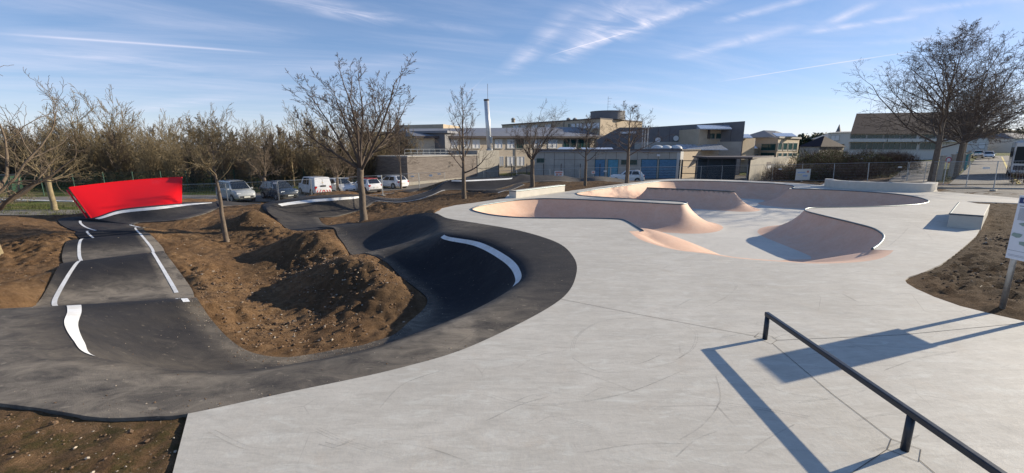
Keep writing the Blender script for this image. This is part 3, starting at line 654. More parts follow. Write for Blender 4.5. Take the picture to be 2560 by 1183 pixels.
# stones and clods strewn over the bare earth
def rock(mb, c, s, rnd):
    vs = [(1, 0, 0), (-1, 0, 0), (0, 1, 0), (0, -1, 0), (0, 0, 1), (0, 0, -1), (.6, .6, .5), (-.6, .55, .5), (.55, -.6, .5), (-.6, -.6, .5)]
    a = rnd.uniform(0, 6.28); ca, sa = math.cos(a), math.sin(a); sx, sy, sz = s*rnd.uniform(.8, 1.4), s*rnd.uniform(.6, 1), s*rnd.uniform(.45, .8); L = []
    for x, y, z in vs:
        x, y, z = x*sx*rnd.uniform(.75, 1.1), y*sy*rnd.uniform(.75, 1.1), z*sz
        L.append((c[0]+x*ca-y*sa, c[1]+x*sa+y*ca, c[2]+z))
    mb.add(L, [(4, 6, 7), (4, 7, 9), (4, 9, 8), (4, 8, 6), (6, 2, 7), (7, 1, 9), (9, 3, 8), (8, 0, 6), (6, 0, 2), (7, 2, 1), (9, 1, 3), (8, 3, 0), (5, 2, 0), (5, 1, 2), (5, 3, 1), (5, 0, 3)])
rnd = random.Random(4)
mbs, mbc = MB(), MB()
free = np.where(core & ~covered & ~nearc & (grass < .5) & (Y_ < 32) & (Y_ > 2.5))[0]
mounds = [at(*q) for q in ((880,700,-.7),(790,625,-.6),(640,550,-.6),(700,820,-1.2),(520,700,-.9),(2400,690,0),(2480,600,0))]
for _ in range(30000):
    i = int(free[rnd.randrange(len(free))]); x, y = X_[i]+rnd.uniform(-.08, .08), Y_[i]+rnd.uniform(-.08, .08)
    m_ = max(math.exp(-((x-q.x)**2+(y-q.y)**2)/3) for q in mounds)
    if rnd.random() > .16+.8*m_: continue
    z = gz(x, y); s = .010+.026*rnd.random()**3+.010*m_
    if rnd.random() < .16: rock(mbs, (x, y, z+s*.2), s, rnd)
    else: rock(mbc, (x, y, z+s*.2), s*1.5, rnd)
for _ in range(1100):      # close foreground, lower left and right bank
    if rnd.random() < .5: x, y = rnd.uniform(-6.5, -3.3), rnd.uniform(2.9, 4.35)
    else: x, y = rnd.uniform(8.2, 18), rnd.uniform(6, 17)
    h = bvh.ray_cast(Vector((x, y, 8)), Vector((0, 0, -1)))
    if h[0] is not None: continue
    s = .005+.016*rnd.random()**4; rock(mbs if rnd.random() < .35 else mbc, (x, y, gz(x, y)+s*.2), s, rnd)
mst = MB()
for _ in range(160):
    i = int(free[rnd.randrange(len(free))]); x, y = X_[i], Y_[i]
    if y > 16: continue
    a = rnd.uniform(0, 6.28); l_ = rnd.uniform(.06, .22); z = gz(x, y)+.012
    mst.tube([(x, y, z), (x+math.cos(a)*l_, y+math.sin(a)*l_, gz(x+math.cos(a)*l_, y+math.sin(a)*l_)+.02)], [.006, .004], 4)
for _ in range(2600):
    s_ = rnd.uniform(13, 40); e_ = rnd.random(); c_ = 18-abs(rnd.gauss(0, 1.2)) if e_ < .7 else rnd.uniform(0, 18) if e_ < .85 else abs(rnd.gauss(0, 1.0))
    q = surf(A_, s_, max(0, min(c_, 18))); z_ = .002+.010*rnd.random()**3
    if q[1] < 22: rock(mbc if rnd.random() < .6 else mbs, (q[0], q[1], q[2]+z_*.3), z_+.003, rnd)
tag(mst.build('sticks', M['stone'], None), 'small dry sticks and straws lying on the earth', 'sticks', kind='stuff')
tag(mbs.build('gravel', M['stone'], None), 'pale stones scattered over the brown earth', 'gravel', kind='stuff')
tag(mbc.build('earth_clods', M['clod'], None), 'brown clods lying on the dirt mounds', 'clods', kind='stuff')
# car park sheet draped a little above the ground
def drape(poly, name, mat, lift, step=1.0, zf=None, **k):
    xs, ys = [p[0] for p in poly], [p[1] for p in poly]; vs = [Vector(p) for p in poly]
    dense = []
    for i, p in enumerate(poly):
        q = poly[(i+1) % len(poly)]; L = math.hypot(q[0]-p[0], q[1]-p[1]); m_ = max(1, int(L/step))
        for t in range(m_): dense.append((p[0]+(q[0]-p[0])*t/m_, p[1]+(q[1]-p[1])*t/m_))
    vs = [Vector(p) for p in dense]; nd = len(vs)
    for x in np.arange(min(xs), max(xs), step):
        for y in np.arange(min(ys), max(ys), step):
            if inpoly(x, y, poly): vs.append(Vector((x+.01, y+.01)))
    o, e, f, *_ = delaunay_2d_cdt(vs, [(i, (i+1) % nd) for i in range(nd)], [], 0, 1e-5)
    f = [g for g in f if inpoly(sum(o[i].x for i in g)/len(g), sum(o[i].y for i in g)/len(g), poly)]
    mb = MB(); zf = zf or gz
    mb.add([(p.x, p.y, zf(p.x, p.y)+lift) for p in o], [g if (o[g[1]]-o[g[0]]).cross(o[g[2]]-o[g[0]]) > 0 else g[::-1] for g in f])
    ob = mb.build(name, mat, None, smooth=True); return tag(ob, **k)
def gsm(x, y): return max(gz(x, y), float(Gnp(np.array(x), np.array(y))))
drape(lotpoly, 'car_park', M['road'], .05, 1.2, gsm, label='worn grey tarmac car park behind the pump track', cat='car park', kind='structure')
def A3(L, z): return [tuple(at(a, b_, z))[:2] for a, b_ in L]
drape(A3(((-150,533),(60,528),(214,519),(214,511),(60,515),(-150,521)), -1.3), 'path', M['road'], .05, 1., gz, label='grey tarmac strip at the far left behind the track', cat='path', kind='structure')
drape(A3(((-200,549),(0,543),(148,541),(205,529),(100,532),(0,535),(-200,541)), -.9), 'apron_shadow_strip', M['asphalt'], .04, .8, gz, label='dark asphalt apron standing in for the red wall shadow, left of the banked turn', cat='apron', kind='structure')  # dark asphalt strip laid down to stand for the red wall's shadow

# ------------------------------------------------------------ bare trees
def rdir(d, ang, rnd):
    a = d.orthogonal().normalized(); a.rotate(Matrix.Rotation(rnd.uniform(0, 6.283), 3, d.normalized()))
    return (d.normalized()*math.cos(ang)+a*math.sin(ang)).normalized()
def limb(mb, p, d, L, r, lvl, cfg, rnd):
    segs = (6, 5, 4, 3, 2, 2)[lvl]; pts = [p.copy()]; rr = [r]; dirs = [d.copy()]
    up = cfg['up'][min(lvl, len(cfg['up'])-1)]
    for k in range(segs):
        j = cfg['gnarl']*(1+.3*lvl)
        d = (d+Vector((rnd.gauss(0, j), rnd.gauss(0, j), rnd.gauss(0, j)*.7+up))).normalized()
        p = p+d*L/segs; pts.append(p.copy()); rr.append(max(r*(1-.72*(k+1)/segs), cfg['rmin'])); dirs.append(d.copy())
    mb.tube(pts, rr, (7, 5, 4, 3, 3, 3)[lvl], cap=False)
    if lvl >= cfg['levels']: return
    n = cfg['kids'][lvl]
    for q in range(n):
        t = cfg['t0'] + (1-cfg['t0'])*(q+rnd.uniform(.1, .9))/n if q < n-1 else 1
        s = min(t*segs, segs-1e-3); i = int(s); f = s-i
        pp = pts[i].lerp(pts[i+1], f); dd = dirs[i+1]
        ang = R(rnd.uniform(*cfg['ang'])) * (1 if t < 1 else .4)
        nl = L*rnd.uniform(*cfg['lr'])*(1-.38*t)
        limb(mb, pp, rdir(dd, ang, rnd), nl, max(rr[i]*rnd.uniform(.45, .62), cfg['rmin']), lvl+1, cfg, rnd)
CF = dict(up=(.06, .10, .08, .04), gnarl=.10, kids=(7, 6, 5, 4, 3), t0=.2, ang=(28, 58), lr=(.42, .62), rmin=.006, levels=4)
def vase_tree(seed, H, fork, rad, r0, nprim, cfg, lean=(0, 0), elev=(25, 62)):
    rnd = random.Random(seed); tr, cr = MB(), MB()
    pts = [Vector((0, 0, -.3))]+[Vector((lean[0]*t+rnd.gauss(0, .015), lean[1]*t+rnd.gauss(0, .015), fork*t)) for t in (0, .06, .25, .5, .75, .93, 1)]
    tr.tube(pts, [r0*1.25, r0*1.2, r0*1.02, r0*.93, r0*.9, r0*.87, r0*.92, r0*.95], 12)
    top = pts[-1]; n = nprim
    for k in range(n):
        az = 6.283*k/n+rnd.uniform(-.35, .35); el = R(rnd.uniform(*elev)); d = Vector((math.cos(az)*math.sin(el), math.sin(az)*math.sin(el), math.cos(el)))
        L = 1/max(abs(math.cos(el))/(H-fork), abs(math.sin(el))/rad)*rnd.uniform(.72, .92)
        limb(cr, top-Vector((0, 0, rnd.uniform(0, .22))), d, L, r0*rnd.uniform(.36, .5), 0, cfg, rnd)
    return tr, cr
def leader_tree(seed, H, fork, rad, r0, nprim, cfg, lean=(0, 0)):
    rnd = random.Random(seed); tr, cr = MB(), MB(); pts = [Vector((0, 0, -.3)), Vector((0, 0, 0))]; rr = [r0*1.2, r0*1.1]; m = 12
    for k in range(1, m+1):
        t = k/m; pts.append(Vector((lean[0]*t+rnd.gauss(0, .05)*t, lean[1]*t+rnd.gauss(0, .05)*t, H*.97*t))); rr.append(max(r0*(1-t)**.85, cfg['rmin']))
    tr.tube(pts, rr, 9)
    for k in range(nprim):
        t = (k+rnd.random()*.6)/nprim; z = fork+(H*.95-fork)*t; s = z/(H*.97)*m+1; i = min(int(s), m); f = s-i; pp = pts[i].lerp(pts[min(i+1, m+1)], f)
        az = k*2.4+rnd.uniform(-.5, .5); el = R(rnd.uniform(48, 78)*(1-.45*t)); d = Vector((math.cos(az)*math.sin(el), math.sin(az)*math.sin(el), math.cos(el)))
        L = rad*(1.15-t*.75)*rnd.uniform(.8, 1.12)
        limb(cr, pp, d, L, max(rr[i]*rnd.uniform(.38, .5), cfg['rmin']*1.5), 0, cfg, rnd)
    return tr, cr
def fit(mbs, H, fork, rad):
    mz = max(v_[2] for m_ in mbs for v_ in m_.v); rs = sorted(math.hypot(v_[0], v_[1]) for v_ in mbs[1].v); q = rs[int(len(rs)*.985)]
    kz, kr = (H-fork)/(mz-fork), rad/q
    for m_ in mbs:
        m_.v = [(x*(1+(kr-1)*min(max((z-fork)/.8, 0), 1)), y*(1+(kr-1)*min(max((z-fork)/.8, 0), 1)), z if z < fork else fork+(z-fork)*kz) for x, y, z in m_.v]
    return mbs
def make_tree(nm, mbs, loc, label, group=None, mats=('bark', 'twig'), rz=0, cat='tree'):
    t = empty(nm, loc, rz, label=label, cat=cat, group=group)
    mbs[0].build('trunk', M[mats[0]], t, smooth=True); mbs[1].build('crown', M[mats[1]], t, smooth=True); return t
GT = 'young bare trees standing around the track and bowl'
def P3(px, py, z0=-1.0): return base(px, py, z0)
cf = dict(CF); cf.update(kids=(8, 6, 5, 4), levels=4, gnarl=.075, rmin=.0075, up=(.09, .10, .07, .03), lr=(.36, .54), ang=(24, 52))
p = P3(910, 552); make_tree('bare_tree', fit(vase_tree(11, 8.6, 2.75, 3.5, .185, 9, cf, (-.03, 0), (4, 47)), 8.2, 2.75, 3.55), p, 'largest bare tree, its many limbs fanning up from one fork beside the middle banked turn', GT, ('bark', 'darktwig'))
cf2 = dict(CF); cf2.update(kids=(7, 6, 5, 3), rmin=.007, up=(.04, .06, .05, .03), gnarl=.13)
cf5 = dict(cf2, kids=(7, 5, 4, 2), levels=3, rmin=.008, lr=(.40, .6))
p = P3(567, 605); make_tree('bare_tree', fit(leader_tree(5, 5.3, 2.6, 2.0, .105, 15, dict(cf2, kids=(7, 5, 4, 2)), (-.15, 0)), 5.5, 2.6, 1.75), p, 'slender leaning bare tree with pale trunk rooted at the foot of the dirt mound', GT, ('bark', 'mosstwig'))
p = P3(138, 527); make_tree('bare_tree', fit(vase_tree(21, 7.3, 2.3, 3.4, .19, 8, dict(cf2, kids=(7, 5, 4, 2)), (-.1, 0), (15, 72)), 5.9, 2.3, 3.2), p, 'spreading bare tree with yellowish lichened limbs just left of the red wall', GT, ('mossbark', 'mosstwig'))
p = P3(675, 503); make_tree('bare_tree', fit(vase_tree(31, 6.6, 2.2, 2.4, .17, 7, cf2, (-.35, 0), (12, 60)), 6.3, 2.2, 2.2), p, 'bare tree in front of the dark blue car', GT, ('bark', 'twig'))
p = P3(846, 488); make_tree('bare_tree', fit(vase_tree(41, 6.2, 2.1, 2.6, .15, 7, cf2, (0, 0), (12, 66)), 6.7, 2.1, 2.2), p, 'bare tree standing between the white panel van and the white hatchback beside it', GT, ('bark', 'twig'))
p = P3(1003, 474, -1.4); make_tree('bare_tree', fit(leader_tree(51, 8.2, 2.7, 2.6, .12, 18, cf5), 7.6, 2.7, 1.9), p, 'thin bare tree in front of the small white hatchback nearest the wood clad building', GT, ('bark', 'darktwig'))
p = P3(1126, 452, -1.2); make_tree('bare_sapling', leader_tree(52, 4.6, 1.2, 1.0, .06, 12, dict(cf2, levels=3)), p, 'small double stemmed sapling against the wood clad building', None, cat='sapling')
p = P3(1160, 498, -.6); make_tree('bare_tree', fit(leader_tree(63, 8.6, 1.7, 2.9, .165, 16, dict(cf2, kids=(6, 5, 3, 2), levels=3, up=(.11, .10, .06, .03))), 7.7, 1.7, 2.1), p, 'bare tree with central stem and kinked limbs in front of the metal chimney', GT, ('bark', 'darktwig'))
p = P3(1330, 468, -.25); make_tree('bare_tree', fit(vase_tree(71, 9.4, 2.2, 3.4, .19, 9, dict(cf2, kids=(7, 6, 4, 2), up=(.08, .08, .06, .03)), (0, 0), (8, 62)), 7.2, 2.2, 2.8), p, 'bare tree with forked open crown behind the low pale ledge', GT, ('bark', 'darktwig'))
p = P3(1463, 465, -.2); make_tree('bare_tree', fit(leader_tree(81, 7.5, 2.0, 2.7, .13, 17, cf5), 5.8, 2.0, 2.1), p, 'bare tree with level side branches in front of the blue doors', GT, ('bark', 'darktwig'))
p = P3(1567, 460, -.25); make_tree('bare_tree', fit(leader_tree(95, 8.4, 2.2, 3.2, .17, 18, cf5), 6.7, 2.2, 2.8), p, 'bare tree standing in front of the white car by the garages', GT, ('bark', 'darktwig'))
# big tree reaching in from beyond the left edge
cf3 = dict(CF); cf3.update(kids=(5, 5, 3, 2), levels=3, up=(.02, .05, .04, .03), gnarl=.17, rmin=.008)
make_tree('bare_tree', fit(vase_tree(108, 7.6, 1.7, 3.9, .20, 8, cf3, (.1, .0), (20, 80)), 6.9, 1.7, 3.5), (-18.5, 15.0, -.9), 'gnarled bare tree at the left edge reaching its lichened limbs into view', GT, ('mossbark', 'twig'), 2.1)
# street trees on the right
cf4 = dict(CF); cf4.update(kids=(8, 6, 5, 4), up=(.02, .05, .04, .02), gnarl=.14, rmin=.008, ang=(26, 60), lr=(.42, .6))
GR = 'row of roadside trees running off on the right'
make_tree('roadside_tree', fit(leader_tree(119, 13.2, 3.0, 7.6, .255, 26, dict(cf4, kids=(8, 6, 4, 3), up=(.07, .08, .05, .02)), (.25, .1)), 13.2, 3.0, 7.4), (35.9, 37.2, -.25), 'tallest and nearest bare tree of the roadside row, right behind the long curved ledge', GR, ('bark', 'darktwig'))
rowm = vase_tree(131, 11.0, 3.4, 5.0, .18, 9, dict(cf4, kids=(6, 5, 4, 3), rmin=.011), (0, 0), (8, 68))
rt = make_tree('roadside_tree', rowm, (44.4, 43.6, -.02), 'second nearest bare tree of the roadside row, with a no entry disc beside it', GR, ('bark', 'darktwig'))
ords = ('third', 'fourth', 'fifth', 'sixth', 'seventh', 'eighth')
for k in range(6):
    c = copy_tree(rt); dd = 6.5*(k+1); c.location = (44.4+dd*.722, 43.6+dd*.692, .0+.012*dd); c.rotation_euler.z = 1.7*k+1; c['label'] = ords[k]+' nearest bare tree of the roadside row receding along the road'
# ------------------------------------------------------------ the wood behind the car park
rw = random.Random(77)
protos = []
cw = dict(CF); cw.update(kids=(6, 5, 4, 3), levels=3, rmin=.015, up=(.10, .12, .08, .05), gnarl=.13, t0=.12, ang=(20, 50))
WM = [('bark', 'twig'), ('mossbark', 'mosstwig'), ('mossbark', 'twig'), ('bark', 'mosstwig')]
for k in range(6):
    H = (8.2, 7.0, 7.6, 9.0, 6.4, 8.6)[k]
    if k % 2: tr, cr = vase_tree(200+k, H, H*.12, H*.30, .13, 9, cw, (0, 0), (4, 40))
    else: tr, cr = leader_tree(200+k, H, H*.10, H*.27, .15, 26, cw)
    protos.append((tr, cr, WM[k % 4]))
# ivy leaves climbing some trunks
def ivy_mb(seed, H, r0):
    rnd = random.Random(seed); mb = MB()
    for _ in range(1500):
        z = rnd.uniform(0, H); a = rnd.uniform(0, 6.28); r = r0+abs(rnd.gauss(0, .28))*(1-.4*z/H); c = Vector((r*math.cos(a), r*math.sin(a), z)); s = rnd.uniform(.04, .09)
        u_ = Vector((rnd.gauss(0, 1), rnd.gauss(0, 1), rnd.gauss(0, 1))).normalized(); v_ = u_.orthogonal().normalized()
        mb.add((c-u_*s, c-v_*s*.7, c+u_*s, c+v_*s*.7), ((0, 1, 2, 3),))
    return mb
GW = 'bare trees of the wood behind the car park'
first = {}; named = []
wl = 'bare olive brown tree in the dense wood behind the car park'
spots = []
for row, (Y0, Y1, n_r) in enumerate(((50, 54, 42), (55, 61, 42), (63, 72, 34))):
    for k in range(n_r):
        px = -260+1290*(k+rw.uniform(.1, .9))/n_r; spots.append((px, rw.uniform(Y0, Y1), row))
for i, (px, Y, row) in enumerate(spots):
    if px > 860: Y = max(Y, 56+(px-860)*.05)
    k = rw.randrange(6); x, y = dp(px, Y); loc = (x, y, -2.0)
    if k not in first:
        t = make_tree('woodland_tree', protos[k], loc, wl, GW, protos[k][2]); first[k] = t
        if k in (0, 4): ivy_mb(300+k, 5.5, .14).build('ivy', M['ivy'], t)
    else: t = copy_tree(first[k]); t.location = loc
    s = rw.uniform(.78, .98)*(1.18 if row == 2 else 1)*(1.0 if px > 560 else .92); t.scale = (s*1.05, s*1.05, s); t.rotation_euler.z = rw.uniform(0, 6.28); 
    kindw = ('straight ivy clad', 'many stemmed lichened', 'tall lichened', 'broad greyish', 'slim ivy clad', 'spreading brown')[k]
    wh = 'left of red wall' if px < 170 else 'above red wall' if px < 470 else 'behind silver van' if px < 650 else 'behind dark car' if px < 750 else 'behind white van' if px < 890 else 'behind red roofed car'
    named.append((kindw+' tree in '+('front', 'middle', 'back')[row]+' row of wood '+wh, px, t))
for lb in {q[0] for q in named}:
    g_ = sorted([q for q in named if q[0] == lb], key=lambda q: q[1])
    for k, q in enumerate(g_): q[2]['label'] = lb+('' if len(g_) == 1 else ', leftmost' if k == 0 else ', '+('second', 'third', 'fourth', 'fifth', 'sixth', 'seventh')[k-1]+' from left')
for k, (px, Y, s) in enumerate(((190, 56, 1.22), (268, 58, 1.26), (335, 60, 1.08))):
    t = copy_tree(first[5] if 5 in first else list(first.values())[0]); x, y = dp(px, Y); t.location = (x, y, -2); t.scale = (s, s, s); t.rotation_euler.z = k*2.
    t['label'] = ('tall bare tree topping the wood above the left end of the red wall', 'tall bare tree topping the wood above the middle of the red wall', 'bare tree rising from the wood above the right half of the red wall')[k]
# undergrowth: brambles and thin stems that nobody could count
def thicket(name, areas, mats, dens, seed, label, stem=.5, leaf=(.05, .12)):
    rnd = random.Random(seed); mb = MB()
    for (xa, ya, xb, yb, th, z0, z1) in areas:
        L = math.hypot(xb-xa, yb-ya); n = int(L*th*dens*(z1-z0)*.33); nx_, ny_ = -(yb-ya)/L, (xb-xa)/L
        for _ in range(n):
            t = rnd.random(); w = rnd.uniform(-.5, .5); wob = .55+.45*noise.noise(Vector((t*L*.35, w*2, seed)))+.25*noise.noise(Vector((t*L*1.1, w*3, seed+5)))
            edge = 1-(2*abs(w))**3*.6
            top_ = z0+(z1-z0)*(.55+.6*wob)*edge; z = z0+(top_-z0)*rnd.random()**.7
            c = Vector((xa+(xb-xa)*t+nx_*w*th, ya+(yb-ya)*t+ny_*w*th, z))
            if rnd.random() < stem:
                d = Vector((rnd.gauss(0, .5), rnd.gauss(0, .5), rnd.uniform(.2, 1.2))).normalized()*rnd.uniform(.3, .9); mb.mi = 0
                s = Vector((rnd.gauss(0, 1), rnd.gauss(0, 1), 0)).normalized()*rnd.uniform(.006, .014); mb.add((c-s, c+s, c+d+s*.4, c+d-s*.4), ((0, 1, 2, 3),))
            else:
                s = rnd.uniform(*leaf); u_ = Vector((rnd.gauss(0, 1), rnd.gauss(0, 1), rnd.gauss(0, 1))).normalized(); v_ = u_.orthogonal().normalized(); mb.mi = 1 if rnd.random() < .8 else 2
                mb.add((c-u_*s, c-v_*s*.6, c+u_*s, c+v_*s*.6), ((0, 1, 2, 3),))
    o = mb.build(name, mats); return tag(o, label, None, kind='stuff')
thicket('undergrowth', [(*dp(-300, 50), *dp(560, 53), 4, -2, .7), (*dp(560, 54), *dp(1010, 62), 5, -2, .8), (*dp(-300, 68), *dp(1050, 76), 5, -2, 3.0)],
        [M['mosstwig'], M['ivy'], M['mosstwig']], 75, 9, 'dense brambles and ivy under the bare wood', .80, (.06, .15))
thicket('bramble_bank', [(*dp(1955, 52), *dp(2085, 52), 5, -1.0, 1.1), (*dp(2000, 57), *dp(2110, 57), 6, -1.0, 3.0), (*dp(2110, 56), *dp(2200, 57), 5, -.8, 2.7)],
        [M['russet'], M['hedge'], M['hedge']], 330, 12, 'overgrown olive and russet bramble bank behind the fence', .45, (.05, .11))
thicket('bramble_thicket', [(*dp(1925, 51.5), *dp(2060, 51.5), 3.5, -1.1, .85), (*dp(2060, 51), *dp(2215, 50.5), 5, -.9, 1.25), (*dp(2200, 60), *dp(2265, 64), 4, -.4, 2.4), (*dp(2535, 36), *dp(2600, 35), 2.5, -.1, 1.0)],
        [M['russet'], M['russet'], M['hedge']], 400, 15, 'low russet bramble thicket along the fence', .6, (.04, .09))
thicket('verge_bushes', [(*dp(-40, 33), *dp(60, 33.5), 2, -1.4, -.4)], [M['mosstwig'], M['hedge'], M['hedge']], 220, 18, 'low scrubby bushes at the left beside the car park', .5, (.03, .07))
thicket('distant_trees', [(205, 215, 300, 215, 20, 0, 13), (150, 230, 230, 240, 20, 0, 11)], [M['darktwig'], M['ivy'], M['hedge']], 3.2, 21, 'distant hazy tree line at the end of the road', .1, (.5, 1.2))
# grass blades on the near verges
rnd = random.Random(5); mb = MB()
def tuft(x, y, z, n, h):
    for _ in range(n):
        a = rnd.uniform(0, 6.28); c = Vector((x+rnd.gauss(0, .10), y+rnd.gauss(0, .10), z)); w = Vector((math.cos(a), math.sin(a), 0))*.012
        t = c+Vector((rnd.gauss(0, .05), rnd.gauss(0, .05), h*rnd.uniform(.6, 1.2))); mb.add((c-w, c+w, t), ((0, 1, 2),))
for _ in range(2600):
    q = rnd.random()
    if q < .45: px, Y = rnd.uniform(-80, 820), rnd.uniform(46, 49.5)
    elif q < .65: px, Y = rnd.uniform(-60, 240), rnd.uniform(29, 35)
    elif q < .85: px, Y = rnd.uniform(2225, 2330), rnd.uniform(50, 75)
    else: px, Y = rnd.uniform(2340, 2385), rnd.uniform(38, 60)
    x, y = dp(px, Y)
    tuft(x, y, gsm(x, y), 5, .2)
tag(mb.build('grass', M['grassblade'] if 'grassblade' in M else leafmat('green_grass', (.05, .065, .02), (.12, .125, .045))), 'rough green grass on the verges', kind='stuff')

# ------------------------------------------------------------ red wall-ride behind the far left turn
def wall_ride():
    root = empty('wall_ride', (-21, 24, 0), label='big curved red wall leaning back above the far left banked turn', cat='wall ride')
    n = 28; bot, top = [], []
    tl = (Vector((-24.25, 23.75, .77)), Vector((-22.7, 25.2, .98)), Vector((-20.9, 26.2, 1.12)), Vector((-19.75, 26.05, 1.16)))
    tc_ = catmull([tuple(q) for q in tl], 10); 
    for k in range(n+1):
        t = k/n; s = 7.0+(4.25-7.0)*t; p = Vector(surf(A_, s, 4.0)); o = Vector(surf(A_, s, 0)); d = (o-p); d.z = 0; d.normalize()
        bot.append(p+d*.16+Vector((0, 0, -.15))); q = tc_[min(int(t*30), 30)]; top.append(Vector(tuple(q)))
    org = root.location; mb = MB(); L = []
    for a, c in zip(bot, top):
        d = (c-a); back = Vector((-.68, .68, -.25))*.13
        for w in (0, .25, .5, .75, 1): L.append(a.lerp(c, w)-org)
        for w in (1, .75, .5, .25, 0): L.append(a.lerp(c, w)+back-org)
    fs = [(i*10+j, i*10+(j+1) % 10, (i+1)*10+(j+1) % 10, (i+1)*10+j) for i in range(n) for j in range(10)]
    fs += [tuple(range(9, -1, -1)), tuple(range(n*10, n*10+10))]
    fs = [f[::-1] for f in fs]
    mb.add(L, fs); o = mb.build('riding_panel', M['red'], root, smooth=True); o.modifiers.new('edge', 'EDGE_SPLIT').split_angle = R(40)
    for k in (1, 7, 13, 19, 26):
        a, c = bot[k], top[k]; bk = Vector((-.68, .68, 0)); m2 = a.lerp(c, .82)+bk*.13; g = a+bk*1.15; g.z = a.z-.55
        mb = MB(); mb.tube([m2-org, g-org], .045, 6); mb.tube([a+bk*.15-org, g-org], .04, 6); mb.build('brace', M['red'], root)
    mb = MB(); a = bot[0]; c = top[0]; bk = Vector((-.68, .68, 0))
    mb.add([q-org for q in (a+bk*.15, a+bk*.15-Vector((0, 0, .45)), a+bk*.95-Vector((0, 0, .55)), a.lerp(c, .35)+bk*.15)], ((0, 1, 2, 3),))
    mb.add([q-org+bk.cross(Vector((0, 0, 1)))*-.02 for q in (a+bk*.15, a+bk*.15-Vector((0, 0, .45)), a+bk*.95-Vector((0, 0, .55)), a.lerp(c, .35)+bk*.15)], ((3, 2, 1, 0),))
    mb.build('end_gusset', M['red'], root)
    edr = simple('dark_red_edge_steel', (.50, .008, .012), .5, spec=.2)
    for k_, of in enumerate((Vector((-.02, -.02, -.03)), Vector((-.20, .02, -.16)))):
        mb = MB(); mb.tube([bot[0]+of-org, top[0]+of-org], .045, 6); mb.build('edge_flange', edr if k_ == 0 else M['red'], root)
    mb = MB(); mb.tube([q+Vector((-.02, .02, .0))-org for q in top], .03, 6); mb.build('top_rail', M['red'], root)
wall_ride()

# ------------------------------------------------------------ grind rail
rail = empty('grind_rail', (3.88, 5, 0), label='blue black steel grind rail on round posts in the near right corner', cat='grind rail')
mb = MB(); mb.box((0.0, -1.45, .40), (.065, 5.45, .065)); bevel(mb.build('bar', M['blackmetal'], rail), .012, 3)
for px_, py_ in ((0.04, 1.235), (-.03, -1.275), (-.1, -3.8)):
    mb = MB(); mb.cyl((0, 0, 0), .036, .372, 20); o = mb.build('post', M['blackmetal'], rail, smooth=False); o.location = (px_ if abs(px_) < .05 else 0, py_, .186); o.location.x = 0
    for pl in o.data.polygons: pl.use_smooth = len(pl.vertices) == 4
rail.rotation_euler.z = R(-1.6)

# ------------------------------------------------------------ concrete ledges
def ledge(name, plan, h, label, cat='ledge', mat='ledge', z0=-.1, edge=None, tops=None, round_=.012):
    cx = sum(p[0] for p in plan)/len(plan); cy = sum(p[1] for p in plan)/len(plan)
    root = empty(name, (cx, cy, 0), label=label, cat=cat)
    mb = MB(); mb.prism([(p[0]-cx, p[1]-cy) for p in plan], z0, tops or h); bevel(mb.build('concrete_block', M[mat], root), round_, 2)
    if edge:
        mb = MB()
        for a, c in edge:
            a, c = Vector(plan[a]), Vector(plan[c]); mid = Vector((cx, cy)); a2 = Vector((a.x-cx, a.y-cy, h-.012)); c2_ = Vector((c.x-cx, c.y-cy, h-.012))
            mb.tube([a2, c2_], .030, 6)
        mb.build('steel_edge', M['coping'], root)
    return root
a, c = Vector(W2(1290, 496)), Vector(W2(1412, 478.5)); d = (c-a).normalized(); nrm = Vector((-d.y, d.x))*.52
ledge('concrete_ledge', [tuple(a), tuple(c), tuple(c+nrm), tuple(a+nrm)], .42, 'straight low pale ledge left of the bowl, near the bare trees', edge=[(0, 1), (0, 3)])
ledge('concrete_ledge', [(16.32, 15.95), (16.98, 15.38), (20.75, 18.65), (20.05, 19.3)], .5, 'short boxy ledge at the right with its dark steel edged end facing the viewer', edge=[(0, 1), (0, 3)])
fr = line0([(2060,464.5),(2068,468),(2100,471.5),(2160,475),(2230,478),(2300,480.5),(2330,480),(2342,476)], 5)
bkk = []
for i, p in enumerate(fr):
    t = (Vector(fr[min(i+1, len(fr)-1)])-Vector(fr[max(i-1, 0)])).normalized(); bkk.append(tuple(Vector(p)+Vector((-t.y, t.x))*.55))
ledge('curved_ledge', fr+bkk[::-1], .56, 'long curved pale concrete ledge behind the bowl, under the big roadside tree', round_=.02)

# ------------------------------------------------------------ information board at the right edge
bd = empty('information_board', (8.93, 7.45, 0), label='tall white information board on grey round posts at the right edge', cat='information board')
for dy in (0, -.50):
    mb = MB(); mb.cyl((0, dy, 1.0), .042, 2.1, 18); o = mb.build('post', M['steel'], bd)
    for pl in o.data.polygons: pl.use_smooth = len(pl.vertices) == 4
mb = MB(); mb.box((-.06, -.25, 1.53), (.02, .66, 1.12)); pn = bevel(mb.build('panel', simple('white_board', (.66, .70, .76), .4, var=.03), bd), .004, 2)
navy = simple('navy_print', (.02, .05, .17), .5); greyp = simple('grey_print', (.22, .24, .27), .6); sage = simple('sage_green_print', (.24, .33, .30), .6, var=.05); redp = simple('red_print', (.6, .06, .12), .5)
def bquad(mb, y0, y1, z0, z1, lift=0): mb.add([(-.0725-lift, y0, z0), (-.0725-lift, y0, z1), (-.0725-lift, y1, z1), (-.0725-lift, y1, z0)], ((0, 1, 2, 3),))
mb = MB(); bquad(mb, .06, -.12, 1.955, 2.055); mb.build('crest_panel', navy, bd)
def bpoly(pts, mat, name, lift=.001):
    mb = MB(); mb.add([(-.0735-lift, y, z) for y, z in pts], (tuple(range(len(pts))),)); return mb.build(name, mat, bd)
bpoly([(.0, 2.035), (-.06, 2.035), (-.06, 1.995), (-.03, 1.965), (0, 1.995)], M['white'], 'crest')
